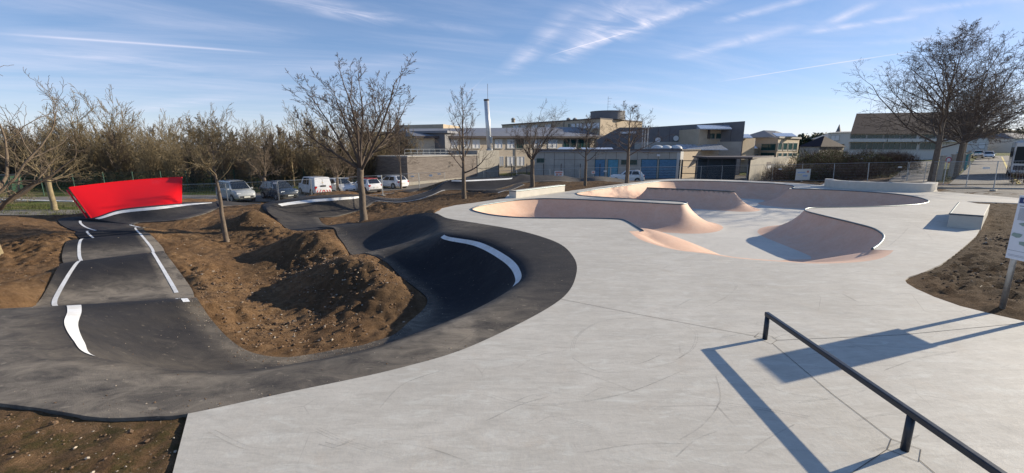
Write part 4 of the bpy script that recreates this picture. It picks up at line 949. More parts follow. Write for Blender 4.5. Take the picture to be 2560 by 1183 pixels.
bpoly([(-.022, 2.028), (-.038, 2.028), (-.038, 2.015), (-.05, 2.015), (-.05, 2.0), (-.038, 2.0), (-.03, 1.985), (-.022, 2.0), (-.01, 2.0), (-.01, 2.015), (-.022, 2.015)], navy, 'crest', .002)
mb = MB(); rb = random.Random(2)
bquad(mb, .04, -.32, 1.90, 1.915)
for k in range(13): bquad(mb, .03, -.30-rb.uniform(0, .28), 1.865-k*.0165, 1.872-k*.0165)
for k in range(2): bquad(mb, .05, -.20, 1.045-k*.02, 1.05-k*.02)
bquad(mb, .06, -.36, 1.12, 1.126); mb.build('text_lines', greyp, bd)
def blob(y, z, a, b_, s): return [(y+math.cos(t*.5236)*a*(1+.18*math.sin(t*2.1+s)), z+math.sin(t*.5236)*b_*(1+.2*math.cos(t*1.7+s))) for t in range(12)]
for q in ((-.12, 1.60, .10, .035, 1), (-.30, 1.52, .07, .03, 2), (-.16, 1.50, .05, .02, 3), (-.02, 1.40, .085, .04, 4), (-.26, 1.42, .10, .04, 6), (-.16, 1.27, .09, .04, 5), (-.36, 1.26, .07, .05, 7), (-.5, 1.5, .08, .05, 8)): bpoly(blob(*q), sage, 'bowl_diagram')
fnt = None
def text_obj(s, size, mat, parent, loc, rot, name='lettering', ext=.0005):
    cu = bpy.data.curves.new(name, 'FONT'); cu.body = s; cu.size = size; cu.extrude = ext; cu.materials.append(mat); cu.align_x = 'LEFT'
    o = bpy.data.objects.new(name, cu); C.objects.link(o)
    dg = bpy.context.evaluated_depsgraph_get(); me = bpy.data.meshes.new_from_object(o.evaluated_get(dg)); bpy.data.objects.remove(o)
    o = bpy.data.objects.new(name, me); C.objects.link(o); o.parent = parent; o.location = loc; o.rotation_euler = rot; return o
mb = MB()
for yy in (-.27, -.32):
    mb.tube([(-.075, yy+math.cos(t*.524)*.022, 1.045+math.sin(t*.524)*.022) for t in range(13)], .003, 4, False)
mb.tube([(-.075, -.245, 1.045), (-.075, -.345, 1.05)], .003, 4, False); mb.build('red_emblem', redp, bd)

# ------------------------------------------------------------ temporary fence panels
def make_panel():
    r = empty('temporary_fence', (0, 0, 0), label='x', cat='temporary fence')
    mb = MB()
    for x in (0.02, 3.48): mb.tube([(x, 0, .05), (x, 0, 2.05)], .021, 6)
    for z in (.2, 2.03): mb.tube([(0, 0, z), (3.5, 0, z)], .018, 6)
    mb.build('frame', M['steel'], r)
    mb = MB()
    for k in range(1, 32): x = .02+k*3.46/32; mb.tube([(x, 0, .2), (x, 0, 2.03)], .0028, 3, False)
    for z in (.35, .6, .9, 1.2, 1.5, 1.8): mb.tube([(.02, .004, z), (3.48, .004, z)], .0028, 3, False)
    mb.build('wire_mesh', M['steel'], r)
    for x in (0.02,):
        mb = MB(); mb.box((x, 0, .06), (.24, .7, .12)); bevel(mb.build('foot', M['oldconc'], r), .02, 2)
    return r
pan0 = make_panel(); used = False
ORD = ('first', 'second', 'third', 'fourth', 'fifth', 'sixth', 'seventh', 'eighth', 'ninth', 'tenth', 'eleventh', 'twelfth', 'thirteenth', 'fourteenth', 'fifteenth')
def run(pts, labels, grp='temporary wire fence panels around the site'):
    global used; i = 0; out_ = []
    for (px0, Y0, t0), (px1, Y1, t1) in zip(pts[:-1], pts[1:]):
        a, c = dp(px0, Y0, 425), dp(px1, Y1, 425); za, zc = hz(t0, Y0)-2.03, hz(t1, Y1)-2.03; L = (c-a).length; n = max(1, round(L/3.5))
        for k in range(n):
            p, q = a.lerp(c, k/n), a.lerp(c, (k+1)/n); z, z2 = za+(zc-za)*k/n, za+(zc-za)*(k+1)/n; ob = pan0 if not used else copy_tree(pan0); used = True
            ob.location = (p.x, p.y, z); ob.rotation_euler = (0, -math.atan2(z2-z, (q-p).length), math.atan2(q.y-p.y, q.x-p.x)); ob.scale = ((q-p).length/3.5, 1, 1)
            ob['group'] = grp; out_.append(ob)
    for k, ob in enumerate(out_): ob['label'] = ORD[k]+' wire panel from the left '+labels
    return out_
run([(430,36,462),(560,36,459),(690,36.5,453),(850,40.5,444.5),(1047,45,433),(1112,46,431)], 'in the fence before the parked cars')
run([(1210,46,429),(1376,46,423),(1450,46.5,420),(1601,48,418),(1700,49,417),(1806,50,414.5),(1933,50,412)], 'in the fence before the school garages', 'temporary wire fence panels before the school')
run([(1933,50,412),(2087,47,409),(2272,41,405),(2494,29.5,403.5),(2760,26,400)], 'in the fence before the brambles and road', 'temporary wire fence panels towards the road')
# notices hung on the fence
def notice(px, py, Y, w, h, col, label, kids=(), rz=0, cat='notice'):
    x, y = dp(px, Y, py); z = hz(py, Y)
    r = empty('fence_notice', (x, y, z), rz, label=label, cat=cat); mb = MB(); mb.box((0, -.05, 0), (w, .012, h)); bevel(mb.build('plate', col, r), .003, 1)
    for (x0, z0, x1, z1, c_) in kids:
        mb = MB(); mb.box(((x0+x1)/2, -.06, (z0+z1)/2), (abs(x1-x0), .006, abs(z1-z0))); mb.build('printed_block', c_, r)
    return r
whitep = simple('white_plate', (.72, .73, .72), .5, var=.03); pinkp = simple('salmon_print', (.62, .28, .22), .6, var=.1); bluep = simple('pale_blue_print', (.46, .56, .74), .6, var=.15); yelp = simple('faded_yellow_print', (.74, .68, .48), .6, var=.1)
notice(1397, 434, 45.8, .92, .55, whitep, 'red and white notice hanging on the fence behind the left ledge', [(-.38, .02, .38, .2, pinkp), (-.3, -.2, -.05, -.02, pinkp), (.05, -.2, .3, -.02, pinkp)])
notice(1483, 431, 46.6, .36, .32, whitep, 'small square red and white notice left of the blue doors', [(-.12, -.1, .12, .1, pinkp)])
notice(2006.5, 436.5, 47.6, 1.9, 1.2, simple('cream_banner', (.80, .75, .66), .7, var=.06), 'large faded multicoloured banner on the fence before the brambles', [(-.72, .16, .25, .30, bluep), (-.72, -.1, -.15, .02, yelp), (0, -.22, .6, -.05, bluep), (.45, .2, .72, .42, pinkp)], R(12), 'banner')
for px, py, Y, tx in ((1513, 428, 46.7, 'small white plate on the fence, before the door of the school'), (1592, 426, 47.6, 'small white plate on the fence, left of the blue garage doors'), (1950, 423, 49.3, 'small white plate on the fence, at the left end of the brambles'), (2249, 418, 41.3, 'small white plate on the fence, left of the grass path'), (2464, 420, 30.5, 'small white plate on the fence, in front of the road'), (948, 441, 42.5, 'small white plate on the fence, above the car with the red roof'), (1031, 441, 44.6, 'small white plate on the fence, at the left end of the wood cladding'), (1077, 439, 45.4, 'small square white plate in the middle of the fence panel before the wood cladding'), (1098, 435, 45.8, 'small white plate on the fence, upper right corner before the wood cladding'), (688, 458, 36.3, 'small white plate on the fence above the dark blue car'), (867, 446, 40.6, 'small white plate on the fence, above the white hatchback')):
    notice(px, py, Y-.05, .36 if px < 2400 else .5, .13 if px != 1077 else .2, whitep, tx)

# ------------------------------------------------------------ dark green mesh fence in front of the wood
gm = simple('dark_green_fence_wire', (.02, .075, .05), .5, .2)
fz = empty('mesh_fence', (0, 0, 0), label='dark green wire mesh fence between the car park and the wood', cat='fence')
pts = [dp(-160, 40, 440), dp(100, 42, 440), dp(400, 46, 430), dp(640, 50, 422), dp(870, 53, 415)]
for a, c in zip(pts[:-1], pts[1:]):
    n = max(1, round((c-a).length/2.5))
    for k in range(n):
        p, q = a.lerp(c, k/n), a.lerp(c, (k+1)/n); z = -2.0
        mb = MB(); mb.tube([(p.x, p.y, z), (p.x, p.y, z+2.5)], .04, 5); mb.build('post', gm, fz)
        mb = MB(); m_ = 22
        for j in range(1, m_): w = p.lerp(q, j/m_); mb.tube([(w.x, w.y, z+.05), (w.x, w.y, z+2.4)], .0045, 3, False)
        for zz_ in (.1, .6, 1.1, 1.6, 2.1, 2.4): mb.tube([(p.x, p.y, z+zz_), (q.x, q.y, z+zz_)], .009, 3, False)
        mb.build('wire_panel', gm, fz)

# ------------------------------------------------------------ cars
M['tyre'] = simple('black_tyre_rubber', (.018, .018, .02), .85); M['glass'] = simple('dark_car_glass', (.012, .016, .022), .08, var=.02, spec=.8)
M['rim'] = simple('silver_wheel_rim', (.42, .43, .45), .35, .8); M['blackplastic'] = simple('black_plastic', (.02, .02, .022), .6)
M['lamp'] = simple('clear_headlamp', (.62, .65, .68), .12, var=.03); M['rlamp'] = simple('red_tail_lamp', (.38, .01, .012), .2, var=.05); M['plate'] = simple('number_plate', (.66, .66, .60), .5)
def paint(n, c): return simple(n, c, .28, .0, .02, 2, coat=.7)
PW, PS, PD = paint('white_car_paint', (.74, .75, .76)), paint('silver_grey_car_paint', (.34, .36, .37)), paint('dark_blue_car_paint', (.018, .03, .05)); PR = paint('red_car_roof_paint', (.45, .02, .03))
def car(label, kind, body, loc, ang, L=4.1, Wd=1.75, H=1.5, roof=None, group='cars in the car park', name='parked_car', cat='car'):
    # side profile data, x from rear (-) to front (+)
    K = {'hatch': dict(belt=.93, hood=.80, ws=.23, rf=.02, rr=-.36, rb=-.47, nose=.62), 'suv': dict(belt=1.05, hood=1.0, ws=.20, rf=.04, rr=-.38, rb=-.475, nose=.78),
         'van': dict(belt=1.0, hood=.98, ws=.30, rf=.16, rr=-.46, rb=-.49, nose=.72), 'mpv': dict(belt=1.05, hood=1.0, ws=.28, rf=.12, rr=-.45, rb=-.485, nose=.75)}[kind]
    r = empty(name, loc, ang, label=label, cat=cat, group=group); hw = Wd/2; b = K['belt']
    st = [(-.5, .42, .75, .86), (-.492, .30, b*.97, .94), (-.46, .24, b, .985), (-.3, .20, b, 1), (0, .19, b, 1), (K['ws'], .19, b*.99, 1), (.36, .20, K['hood'], .98), (.44, .22, K['hood']*.95, .94), (.485, .28, K['nose'], .84), (.5, .36, K['nose']*.84, .72)]
    mb = MB(); ring = lambda x, zb, zt, w: [(x*L, -hw*w*.82, zb), (x*L, -hw*w*.97, zb+.1), (x*L, -hw*w, zb+(zt-zb)*.55), (x*L, -hw*w*.955, zt-.06), (x*L, -hw*w*.86, zt), (x*L, 0, zt+.025), (x*L, hw*w*.86, zt), (x*L, hw*w*.955, zt-.06), (x*L, hw*w, zb+(zt-zb)*.55), (x*L, hw*w*.97, zb+.1), (x*L, hw*w*.82, zb)]
    vs = [p for s in st for p in ring(*s)]; n = 11; m = len(st)
    fs = [(i*n+j, i*n+(j+1) % n, (i+1)*n+(j+1) % n, (i+1)*n+j) for i in range(m-1) for j in range(n)]+[tuple(range(n))[::-1], tuple(range((m-1)*n, m*n))]
    mb.add(vs, [f[::-1] for f in fs]); bo_ = mb.build('body', body, r, smooth=True)
    mo = bo_.modifiers.new('edge', 'EDGE_SPLIT'); mo.split_angle = R(40)
    # greenhouse
    wb, wt = hw*.93, hw*.74 if kind != 'van' else hw*.86; z0, z1 = b-.03, H-.03
    gs = [(K['rb'], z0, z0+.02, wb*.97), (K['rr'], z0, z1-.02, wt*.96), ((K['rr']+K['rf'])/2, z0, z1+.03, wt), (K['rf'], z0, z1-.02, wt*.97), (K['ws'], z0, z0+.02, wb)]
    mb = MB(); vs = []
    for x, za, zb_, w in gs: vs += [(x*L, -wb, za), (x*L, -w, zb_-.04 if zb_ > za+.1 else zb_), (x*L, -w*.86, zb_), (x*L, w*.86, zb_), (x*L, w, zb_-.04 if zb_ > za+.1 else zb_), (x*L, wb, za)]
    fs = [(i*6+j, (i+1)*6+j, (i+1)*6+j+1, i*6+j+1) for i in range(4) for j in range(5)]
    mb.add(vs, fs); cab = mb.build('cabin', body, r, smooth=True); mo = cab.modifiers.new('edge', 'EDGE_SPLIT'); mo.split_angle = R(35)
    if roof:
        mb = MB(); mb.prism([(K['rr']*L-.05, -wt*.9), (K['rf']*L+.05, -wt*.9), (K['rf']*L+.05, wt*.9), (K['rr']*L-.05, wt*.9)], H-.03, H+.02); bevel(mb.build('roof', roof, r), .02, 2)
    def ql(a, b_, c, d, f0, f1, g0, g1, off, nm, mt):   # inset quad on patch a(bl) b(br) c(tr) d(tl)
        P = lambda s, t: (a*(1-s)+b_*s)*(1-t)+(d*(1-s)+c*s)*t
        q = [P(f0, g0), P(f1, g0), P(f1, g1), P(f0, g1)]; mb.add([v_+off for v_ in q], ((0, 1, 2, 3),))
    V = Vector
    mb = MB(); a, b_, c, d = V((K['ws']*L, -wb, z0)), V((K['ws']*L, wb, z0)), V((K['rf']*L, wt*.97, z1)), V((K['rf']*L, -wt*.97, z1)); ql(a, b_, c, d, .06, .94, .06, .93, V((.03, 0, .03)), '', 0); mb.build('windscreen', M['glass'], r)
    mb = MB(); a, b_, c, d = V((K['rb']*L, wb, z0)), V((K['rb']*L, -wb, z0)), V((K['rr']*L, -wt*.96, z1)), V((K['rr']*L, wt*.96, z1))
    if kind != 'van': ql(a, b_, c, d, .1, .9, .16, .9, V((-.03, 0, .03)), '', 0); mb.build('rear_window', M['glass'], r)
    for s in (-1, 1):
        parts_ = ((.12, .48), (.52, .92)) if kind != 'van' else ((.60, .90), (.40, .56))
        xr0, xr1, xb0, xb1 = K['rr']*L+.08, K['rf']*L-.06, K['rb']*L+.18, K['ws']*L-.12
        for (f0, f1) in parts_:
            mb = MB(); g0, g1 = .12, .86; A = lambda f, g: V(((xb0+(xb1-xb0)*f)*(1-g)+(xr0+(xr1-xr0)*f)*g, s*((wb*(1-g)+wt*g)+.018), z0+(z1-z0)*g))
            q = [A(f0, g0), A(f1, g0), A(f1, g1), A(f0, g1)]; mb.add(q if s < 0 else q[::-1], ((0, 1, 2, 3),)); mb.build('side_window', M['glass'], r)
        mb = MB(); mb.box((K['ws']*L-.22, s*(hw+.08), b+.06), (.12, .2, .14)); bevel(mb.build('mirror', body, r), .03, 2)
    for x in (.30*L, -.31*L):
        for s in (-1, 1):
            mb = MB(); mb.cyl((x, s*(hw-.03), .33), .375, .085, 24, 'Y'); mb.build('wheel_arch', M['blackplastic'], r)
            wh = MB(); wh.cyl((x, s*(hw-.075), .315), .315, .2, 26, 'Y'); w_o = wh.build('wheel', M['tyre'], r)
            mb = MB(); mb.cyl((x, s*(hw+.02), .315), .20, .03, 20, 'Y'); mb.build('rim', M['rim'], w_o)
    for s in (-1, 1):
        mb = MB(); mb.box((.467*L, s*hw*.66, K['nose']*.98), (.12, .34, .15)); bevel(mb.build('headlight', M['lamp'], r), .03, 2)
        mb = MB(); mb.box((-.487*L, s*hw*.80, b*.86 if kind != 'van' else b*.78), (.10, .24, .20 if kind != 'van' else .36)); bevel(mb.build('tail_light', M['rlamp'], r), .02, 2)
    mb = MB(); mb.box((.497*L, 0, K['nose']*.62), (.06, hw*1.25, .16)); bevel(mb.build('grille', M['blackplastic'], r), .02, 2)
    mb = MB(); mb.box((.487*L, 0, .33), (.10, hw*1.45, .14)); bevel(mb.build('bumper', M['blackplastic'] if kind in ('suv', 'mpv') else body, r), .03, 2)
    mb = MB(); mb.box((-.492*L, 0, .36), (.08, hw*1.6, .20)); bevel(mb.build('bumper', M['blackplastic'] if kind != 'hatch' or roof else body, r), .03, 2)
    for x in (.513*L, -.507*L): mb = MB(); mb.box((x, 0, .45 if x > 0 else .62), (.012, .5, .11)); mb.build('number_plate', M['plate'], r)
    if kind == 'van':
        sr = simple('red_chevron', (.55, .02, .03), .5, var=.03)
        mb = MB(); mb.box((-.505*L, 0, .50), (.012, hw*1.7, .2)); mb.build('chevron_board', whitep, r)
        for k in range(6):
            y0 = -hw*.8+k*hw*.3; mb = MB(); sg = 1 if k < 3 else -1; x = -.508*L-.003
            mb.add([(x, y0, .41), (x, y0+.10, .41), (x, y0+.10+.1*sg, .59), (x, y0+.1*sg, .59)], ((3, 2, 1, 0),)); mb.build('red_stripe', sr, r)
        mb = MB(); mb.box((-.500*L, 0, .98), (.012, .55, .16)); mb.build('handle_panel', M['blackplastic'], r)
        mb = MB(); x = -.474*L-.035; 
        cres = [(math.cos(t)*.13, math.sin(t)*.16) for t in [4.2+k*.38 for k in range(10)]]+[(math.cos(t)*.085+.035, math.sin(t)*.12+.02) for t in [4.2+k*.38 for k in range(9, -1, -1)]]
        x = K['rb']*L-.03
        mb.add([(x+ .03*(q[1]+.2), q[0], 1.42+q[1]) for q in cres], [tuple(range(20))]); mb.build('golden_crescent_logo', simple('gold_print', (.55, .38, .10), .4), r)
        mb = MB(); mb.add([(K['rb']*L-.012, -.012, z0+.02), (K['rb']*L-.012, .012, z0+.02), (K['rr']*L-.012, .012, z1-.1), (K['rr']*L-.012, -.012, z1-.1)], ((0, 1, 2, 3),)); mb.build('door_seam', M['blackplastic'], r)
    if kind in ('mpv', 'suv'):
        for s in (-1, 1): mb = MB(); mb.tube([(K['rr']*L+.1, s*wt*.85, H+.01), (K['rf']*L-.1, s*wt*.85, H+.01)], .02, 5); mb.build('roof_rail', M['blackplastic'], r)
    return r
def cz(x, y): return gsm(x, y)+.05
for a in ((-24.9, 38.95, 'silver grey leisure van facing the track at the left of the parked cars', 'mpv', PS, -36, 4.3, 1.78, 1.80, None, 'parked_van', 'van'),
          (-21.7, 40.3, 'dark blue family car parked facing the track, behind a thin bare tree', 'suv', PD, -38, 4.35, 1.82, 1.66, None, 'parked_car', 'car'),
          (-20.1, 44.0, 'white panel van seen from behind with red and white chevrons', 'van', PW, 137, 4.3, 1.76, 1.86, None, 'panel_van', 'van'),
          (-18.3, 46.2, 'white hatchback parked nose towards the track, right of the panel van', 'hatch', PW, -42, 4.2, 1.77, 1.52, None, 'parked_car', 'car'),
          (-15.7, 46.4, 'small white hatchback with bright red roof', 'hatch', PW, 140, 4.0, 1.74, 1.5, PR, 'parked_car', 'car'),
          (-14.3, 51.4, 'small white hatchback seen from behind at the right end of the parked cars', 'hatch', PW, 146, 4.25, 1.77, 1.5, None, 'parked_car', 'car'),
          (14.2, 54.0, 'white compact car side on before the garages', 'suv', PW, 166, 4.2, 1.78, 1.58, None, 'parked_car', 'car'),
          (103.5, 95.5, 'right hand one of two distant white cars at the end of the road', 'hatch', PW, 225, 4.2, 1.8, 1.5, None, 'parked_car', 'car'),
          (105.5, 99.5, 'left hand one of two distant white cars at the end of the road', 'suv', PW, 225, 4.2, 1.8, 1.6, None, 'parked_car', 'car')):
    x, y, lb, kd, pt, ang, L, Wd, H, rf, nm, ct_ = a
    car(lb, kd, pt, (x, y, cz(x, y)), R(ang), L, Wd, H, rf, None if x > 20 else 'cars in the car park', nm, ct_)

# bus at the right edge
def bus():
    ang = math.atan2(.677, .736)+math.pi; ox, oy = 50.9, 43.0
    r = empty('coach', (ox, oy, .0), ang, label='silvery coach with dark windscreen cut by the right edge of the view', cat='coach')
    sil = simple('worn_silver_coach_paint', (.48, .50, .53), .25, .35, .12, 1.5, coat=.4)
    mb = MB(); mb.box((-5, 0, 1.95), (10, 2.5, 3.15)); bevel(mb.build('body', sil, r), .12, 4)
    mb = MB(); mb.box((-4, 0, 3.62), (3.4, 1.8, .22)); bevel(mb.build('roof_unit', M['white'], r), .06, 3)
    smk = simple('smoked_windscreen', (.012, .018, .02), .4, spec=.3)
    mb = MB(); mb.box((.01, 0, 2.2), (.06, 2.2, 1.65)); bevel(mb.build('windscreen', smk, r), .02, 2)
    mb = MB(); mb.box((.01, 0, .95), (.06, 2.1, .45)); bevel(mb.build('front_panel', PD, r), .02, 2)
    for s in (-1, 1):
        for k in range(5): mb = MB(); mb.box((-1.6-k*1.75, s*1.245, 2.45), (1.6, .04, 1.05)); bevel(mb.build('side_window', smk, r), .01, 1)
        mb = MB(); mb.box((.03, s*.95, .62), (.08, .38, .2)); bevel(mb.build('headlight', M['lamp'], r), .02, 2)
        mb = MB(); mb.box((.25, s*1.35, 2.35), (.1, .2, .42)); bevel(mb.build('mirror', M['blackplastic'], r), .02, 2)
        for x in (-2.2, -7.6):
            w_o = MB(); w_o.cyl((x, s*1.13, .48), .48, .28, 24, 'Y'); w_o = w_o.build('wheel', M['tyre'], r); mb = MB(); mb.cyl((x, s*1.265, .48), .28, .03, 18, 'Y'); mb.build('rim', M['rim'], w_o)
bus()

# ------------------------------------------------------------ buildings
M['beige'] = simple('beige_rendered_block', (.46, .37, .265), .85, var=.10, scale=1.2, bump=.01); M['cream'] = simple('cream_render', (.56, .47, .36), .85, var=.06, scale=1)
M['greyw'] = simple('grey_concrete_panels', (.40, .375, .335), .85, var=.12, scale=.9); M['darkclad'] = simple('dark_grey_roof_cladding', (.15, .147, .155), .65, var=.12, scale=.8)
M['roofgrey'] = simple('grey_sheet_roof', (.22, .22, .235), .5, .2, .12, 1.5); M['eave'] = simple('dark_eave_board', (.07, .055, .055), .7)
M['solar'] = simple('glinting_roof_glazing', (.46, .50, .57), .28, .3, .06, 2); M['wglass'] = simple('teal_window_glass', (.02, .065, .065), .12, var=.1, scale=.5, spec=.45)
M['blind'] = simple('white_roller_blind', (.70, .70, .70), .7, var=.04); M['frameg'] = simple('dark_green_window_frame', (.03, .08, .07), .5); M['bluedoor'] = simple('weathered_blue_door', (.085, .20, .33), .7, var=.35, scale=3, stretch=(1, 1, 6))
M['blued2'] = simple('bright_blue_door', (.08, .26, .37), .6, var=.2, scale=3); M['dome'] = simple('translucent_roof_dome', (.60, .61, .60), .4, var=.05); M['white_wall'] = simple('off_white_wall', (.60, .58, .54), .8, var=.06)
M['tile'] = simple('dark_purple_brown_roof_tiles', (.034, .024, .030), .85, var=.2, scale=3, spec=.2)
b = NB('weathered_timber_slats'); zc_ = b.n('ShaderNodeSeparateXYZ'); b.l(b.co(), zc_.inputs[0]); fr_ = b.math('FRACT', b.math('MULTIPLY', zc_.outputs[2], 9)); gp = b.rng(fr_, .78, .86)
nn = b.noise(1.5, 6, .7, stretch=(.6, .6, 9)); c = b.mix(b.rng(nn, .3, .7), (.12, .098, .085), (.32, .275, .24)); b.col(b.mix(gp, c, (.02, .015, .012))); b.rough(.85); b.bump(gp, -.02, .8); M['timber'] = b.m
class Fac:
    "a facade: left and right ends seen from outside; windows given as photo rectangles"
    def __init__(s, root, a, b_): s.r = root; s.a = Vector(a[:2]); s.b = Vector(b_[:2]); s.d = (s.b-s.a).normalized(); s.n = Vector((s.d.y, -s.d.x)); s.L = (s.b-s.a).length; s.o = root.location
    def hit(s, px, py):
        y = (py-591.5)/F_PX; k = (px-1280)/F_PX/(math.cos(PITCH)-y*math.sin(PITCH))      # X = k*Y
        t = (k*s.a.y-s.a.x)/(s.d.x-k*s.d.y); p = s.a+s.d*t; return t, hz(py, p.y), p
    def slab(s, x0, y0, x1, y1, name, mat, proud=.05, depth=.06, parent=None, bev=0):
        t0, zt, p = s.hit(x0, y0); t1, _z, q = s.hit(x1, y1); zb = hz(y1, (p.y+q.y)/2); zt = hz(y0, (p.y+q.y)/2)
        return s.rect(t0, t1, zb, zt, name, mat, proud, depth, parent)
    def rect(s, t0, t1, zb, zt, name, mat, proud=.05, depth=.06, parent=None):
        if t1 < t0: t0, t1 = t1, t0
        c = s.a+s.d*(t0+t1)/2+s.n*(proud-depth/2); mb = MB(); mb.box((c.x-s.o.x, c.y-s.o.y, (zb+zt)/2-s.o.z), (t1-t0, depth, zt-zb), math.atan2(s.d.y, s.d.x))
        return mb.build(name, mat, parent or s.r)
    def win(s, x0, y0, x1, y1, pane='wglass', frame='frameg', bars=1, mid=True, parent=None):
        t0, zt, p = s.hit(x0, y0); t1, _z, q = s.hit(x1, y1); Y = (p.y+q.y)/2; zb, zt = hz(y1, Y), hz(y0, Y); w = .09
        mb = MB(); rz = math.atan2(s.d.y, s.d.x)
        def bx(ta, tb, za, zb_):
            c = s.a+s.d*(ta+tb)/2+s.n*.04; mb.box((c.x-s.o.x, c.y-s.o.y, (za+zb_)/2-s.o.z), (tb-ta, .08, zb_-za), rz)
        bx(t0, t0+w, zb, zt); bx(t1-w, t1, zb, zt); bx(t0+w, t1-w, zt-w, zt); bx(t0+w, t1-w, zb, zb+w)
        for k in range(bars): tm = t0+(t1-t0)*(k+1)/(bars+1); bx(tm-.03, tm+.03, zb+w, zt-w)
        f = mb.build('window', M[frame], parent or s.r)
        s.rect(t0+w, t1-w, zb+w, zt-w, 'pane', M[pane], .03, .02, f); 
        s.rect(t0-.06, t1+.06, zb-.10, zb-.01, 'sill', M['greyw'], .12, .12, f)
        return f
def bldg(name, at0, label, cat='building'): return empty(name, (at0[0], at0[1], -2), label=label, cat=cat)
def pris(root, name, plan, z0, z1, mat):
    o = root.location; mb = MB(); f = lambda z: [q-o.z for q in z] if hasattr(z, '__len__') else z-o.z
    mb.prism([(p[0]-o.x, p[1]-o.y) for p in plan], f(z0), f(z1)); return mb.build(name, M[mat] if isinstance(mat, str) else mat, root)
def polys(root, name, vs, fs, mat):
    o = root.location; mb = MB(); mb.add([(v_[0]-o.x, v_[1]-o.y, v_[2]-o.z) for v_ in vs], fs); return mb.build(name, M[mat] if isinstance(mat, str) else mat, root)
def tup(p): return (p.x, p.y)

# long two-storey school wing
A1, B1 = dp(1040, 70, 340), dp(1503, 92, 340); r = bldg('school_wing', A1, 'long cream two storey school wing with grey sheet roof, behind the metal chimney', 'school building'); D1 = (B1-A1).normalized(); N1 = Vector((-D1.y, D1.x))
ez0, ez1 = hz(341, 70), hz(341.5, 92)
pris(r, 'wall', [tup(A1), tup(B1), tup(B1+N1*12), tup(A1+N1*12)], -2.2, [ez0, ez1, ez1, ez0], 'cream')
A2, B2 = A1-N1*.7-D1*.5, B1-N1*.7+D1*.3; rz1, rz2 = hz(322, (A1+N1*6).y), hz(318, (B1+N1*6).y)
A3, B3 = A1+N1*6, B1+N1*6; A4, B4 = A1+N1*12.5, B1+N1*12.5
polys(r, 'roof', [(*A2, ez0+.02), (*B2, ez1+.02), (*B3, rz2), (*A3, rz1), (*A4, ez0), (*B4, ez1), (*A2, ez0-.28), (*B2, ez1-.28)], [(0, 1, 2, 3), (3, 2, 5, 4), (6, 7, 1, 0), (0, 3, 4), (1, 5, 2)], 'roofgrey')
f = Fac(r, A1, B1); pris(r, 'fascia', [tup(A2-N1*.05), tup(B2-N1*.05), tup(B2), tup(A2)], [ez0-.32, ez1-.32]*1+[ez1-.32, ez0-.32], [ez0+.04, ez1+.04, ez1+.04, ez0+.04], 'eave')
for x0, x1, pn in ((1124,1144,'blind'),(1156,1176,'blind'),(1180,1200,'blind'),(1236,1256,'blind'),(1267,1286,'blind'),(1291,1309,'wglass'),(1333,1355,'blind'),(1370,1393,'blind'),(1409,1423,'wglass'),(1427,1441,'wglass'),(1445,1459,'wglass'),(1461,1475,'wglass'),(1488,1502,'wglass')):
    f.win(x0, 348, x1, 371, pn, 'frameg' if pn == 'wglass' else 'white_wall')
for x0, x1 in ((1248,1259),(1267,1286),(1291,1311)): f.win(x0, 391, x1, 415, 'blind', 'white_wall')
f.win(1336, 398, 1365, 407, 'wglass')
for x in (1289, 1440, 1350): t0, _q, p = f.hit(x, 360); f.rect(t0-.06, t0+.06, -2, ez1-.4, 'downpipe', M['greyw'], .14, .1)
# dark left block with the green glazing
A, B = dp(880, 78, 340), dp(1112, 71, 340); r = bldg('school_block', A, 'dark school block with tall green glazing half hidden by the bare trees', 'school building')
zt = hz(334, 74); pris(r, 'wall', [tup(A), tup(B), tup(B+Vector((3, 10))), tup(A+Vector((3, 12)))], -2.2, zt, 'darkclad')
f = Fac(r, A, B); f.win(1051, 340, 1078, 373, 'wglass', 'frameg', 1)
pris(r, 'roof', [tup(A+Vector((-.5, -.5))), tup(B+Vector((.5, -.5))), tup(B+Vector((3, 10))), tup(A+Vector((3, 12)))], zt+.003, zt+.35, 'roofgrey')
A, B = dp(985, 84, 315), dp(1108, 80, 315); pris(r, 'upper_storey', [tup(A), tup(B), tup(B+Vector((2, 9))), tup(A+Vector((2, 9)))], zt+.1, hz(312, 82), 'beige')
for px in (900, 935, 968, 1000, 1022): f.win(px, 352, px+16, 368, 'wglass', 'beige')
# upper block and drum
Cn, Lf, Rt = dp(1501, 92, 300), dp(1255, 118, 310), dp(1606, 104, 300); r = bldg('school_upper_block', Cn, 'taller school block with lit beige end wall and blind covered windows', 'school building')
zc = hz(297.5, 92); zl = hz(309.5, 118)*.5+zc*.5
pris(r, 'wall', [tup(Cn), tup(Rt), tup(Rt+Lf-Cn), tup(Lf)], -2, zc, 'beige')
pris(r, 'parapet', [tup(Cn+Vector((-.1, -.15))), tup(Rt+Vector((.1, -.1))), tup(Rt+Lf-Cn), tup(Lf+Vector((-.2, 0)))], zc+.003, zc+.22, 'eave')
f = Fac(r, Lf, Cn)
for x0, x1, pn in ((1283,1297,'blind'),(1302,1318,'blind'),(1330,1346,'blind'),(1362,1378,'blind'),(1420,1427,'wglass'),(1428,1438,'blind'),(1441,1457,'blind'),(1459,1477,'blind'),(1481,1499,'blind')): f.win(x0, 306+(1500-x0)*.035, x1, 321+(1500-x1)*.012, pn, 'greyw')
for x in (1410, 1380): t0, _q, p = f.hit(x, 320); f.rect(t0-.06, t0+.06, 3, zc-.1, 'downpipe', M['darkclad'], .12, .1)
c = dp(1519, 99, 285); dr = empty('roof_drum', (c.x, c.y, zc+.2), label='dark cylindrical drum on top of the school roof', cat='roof drum')
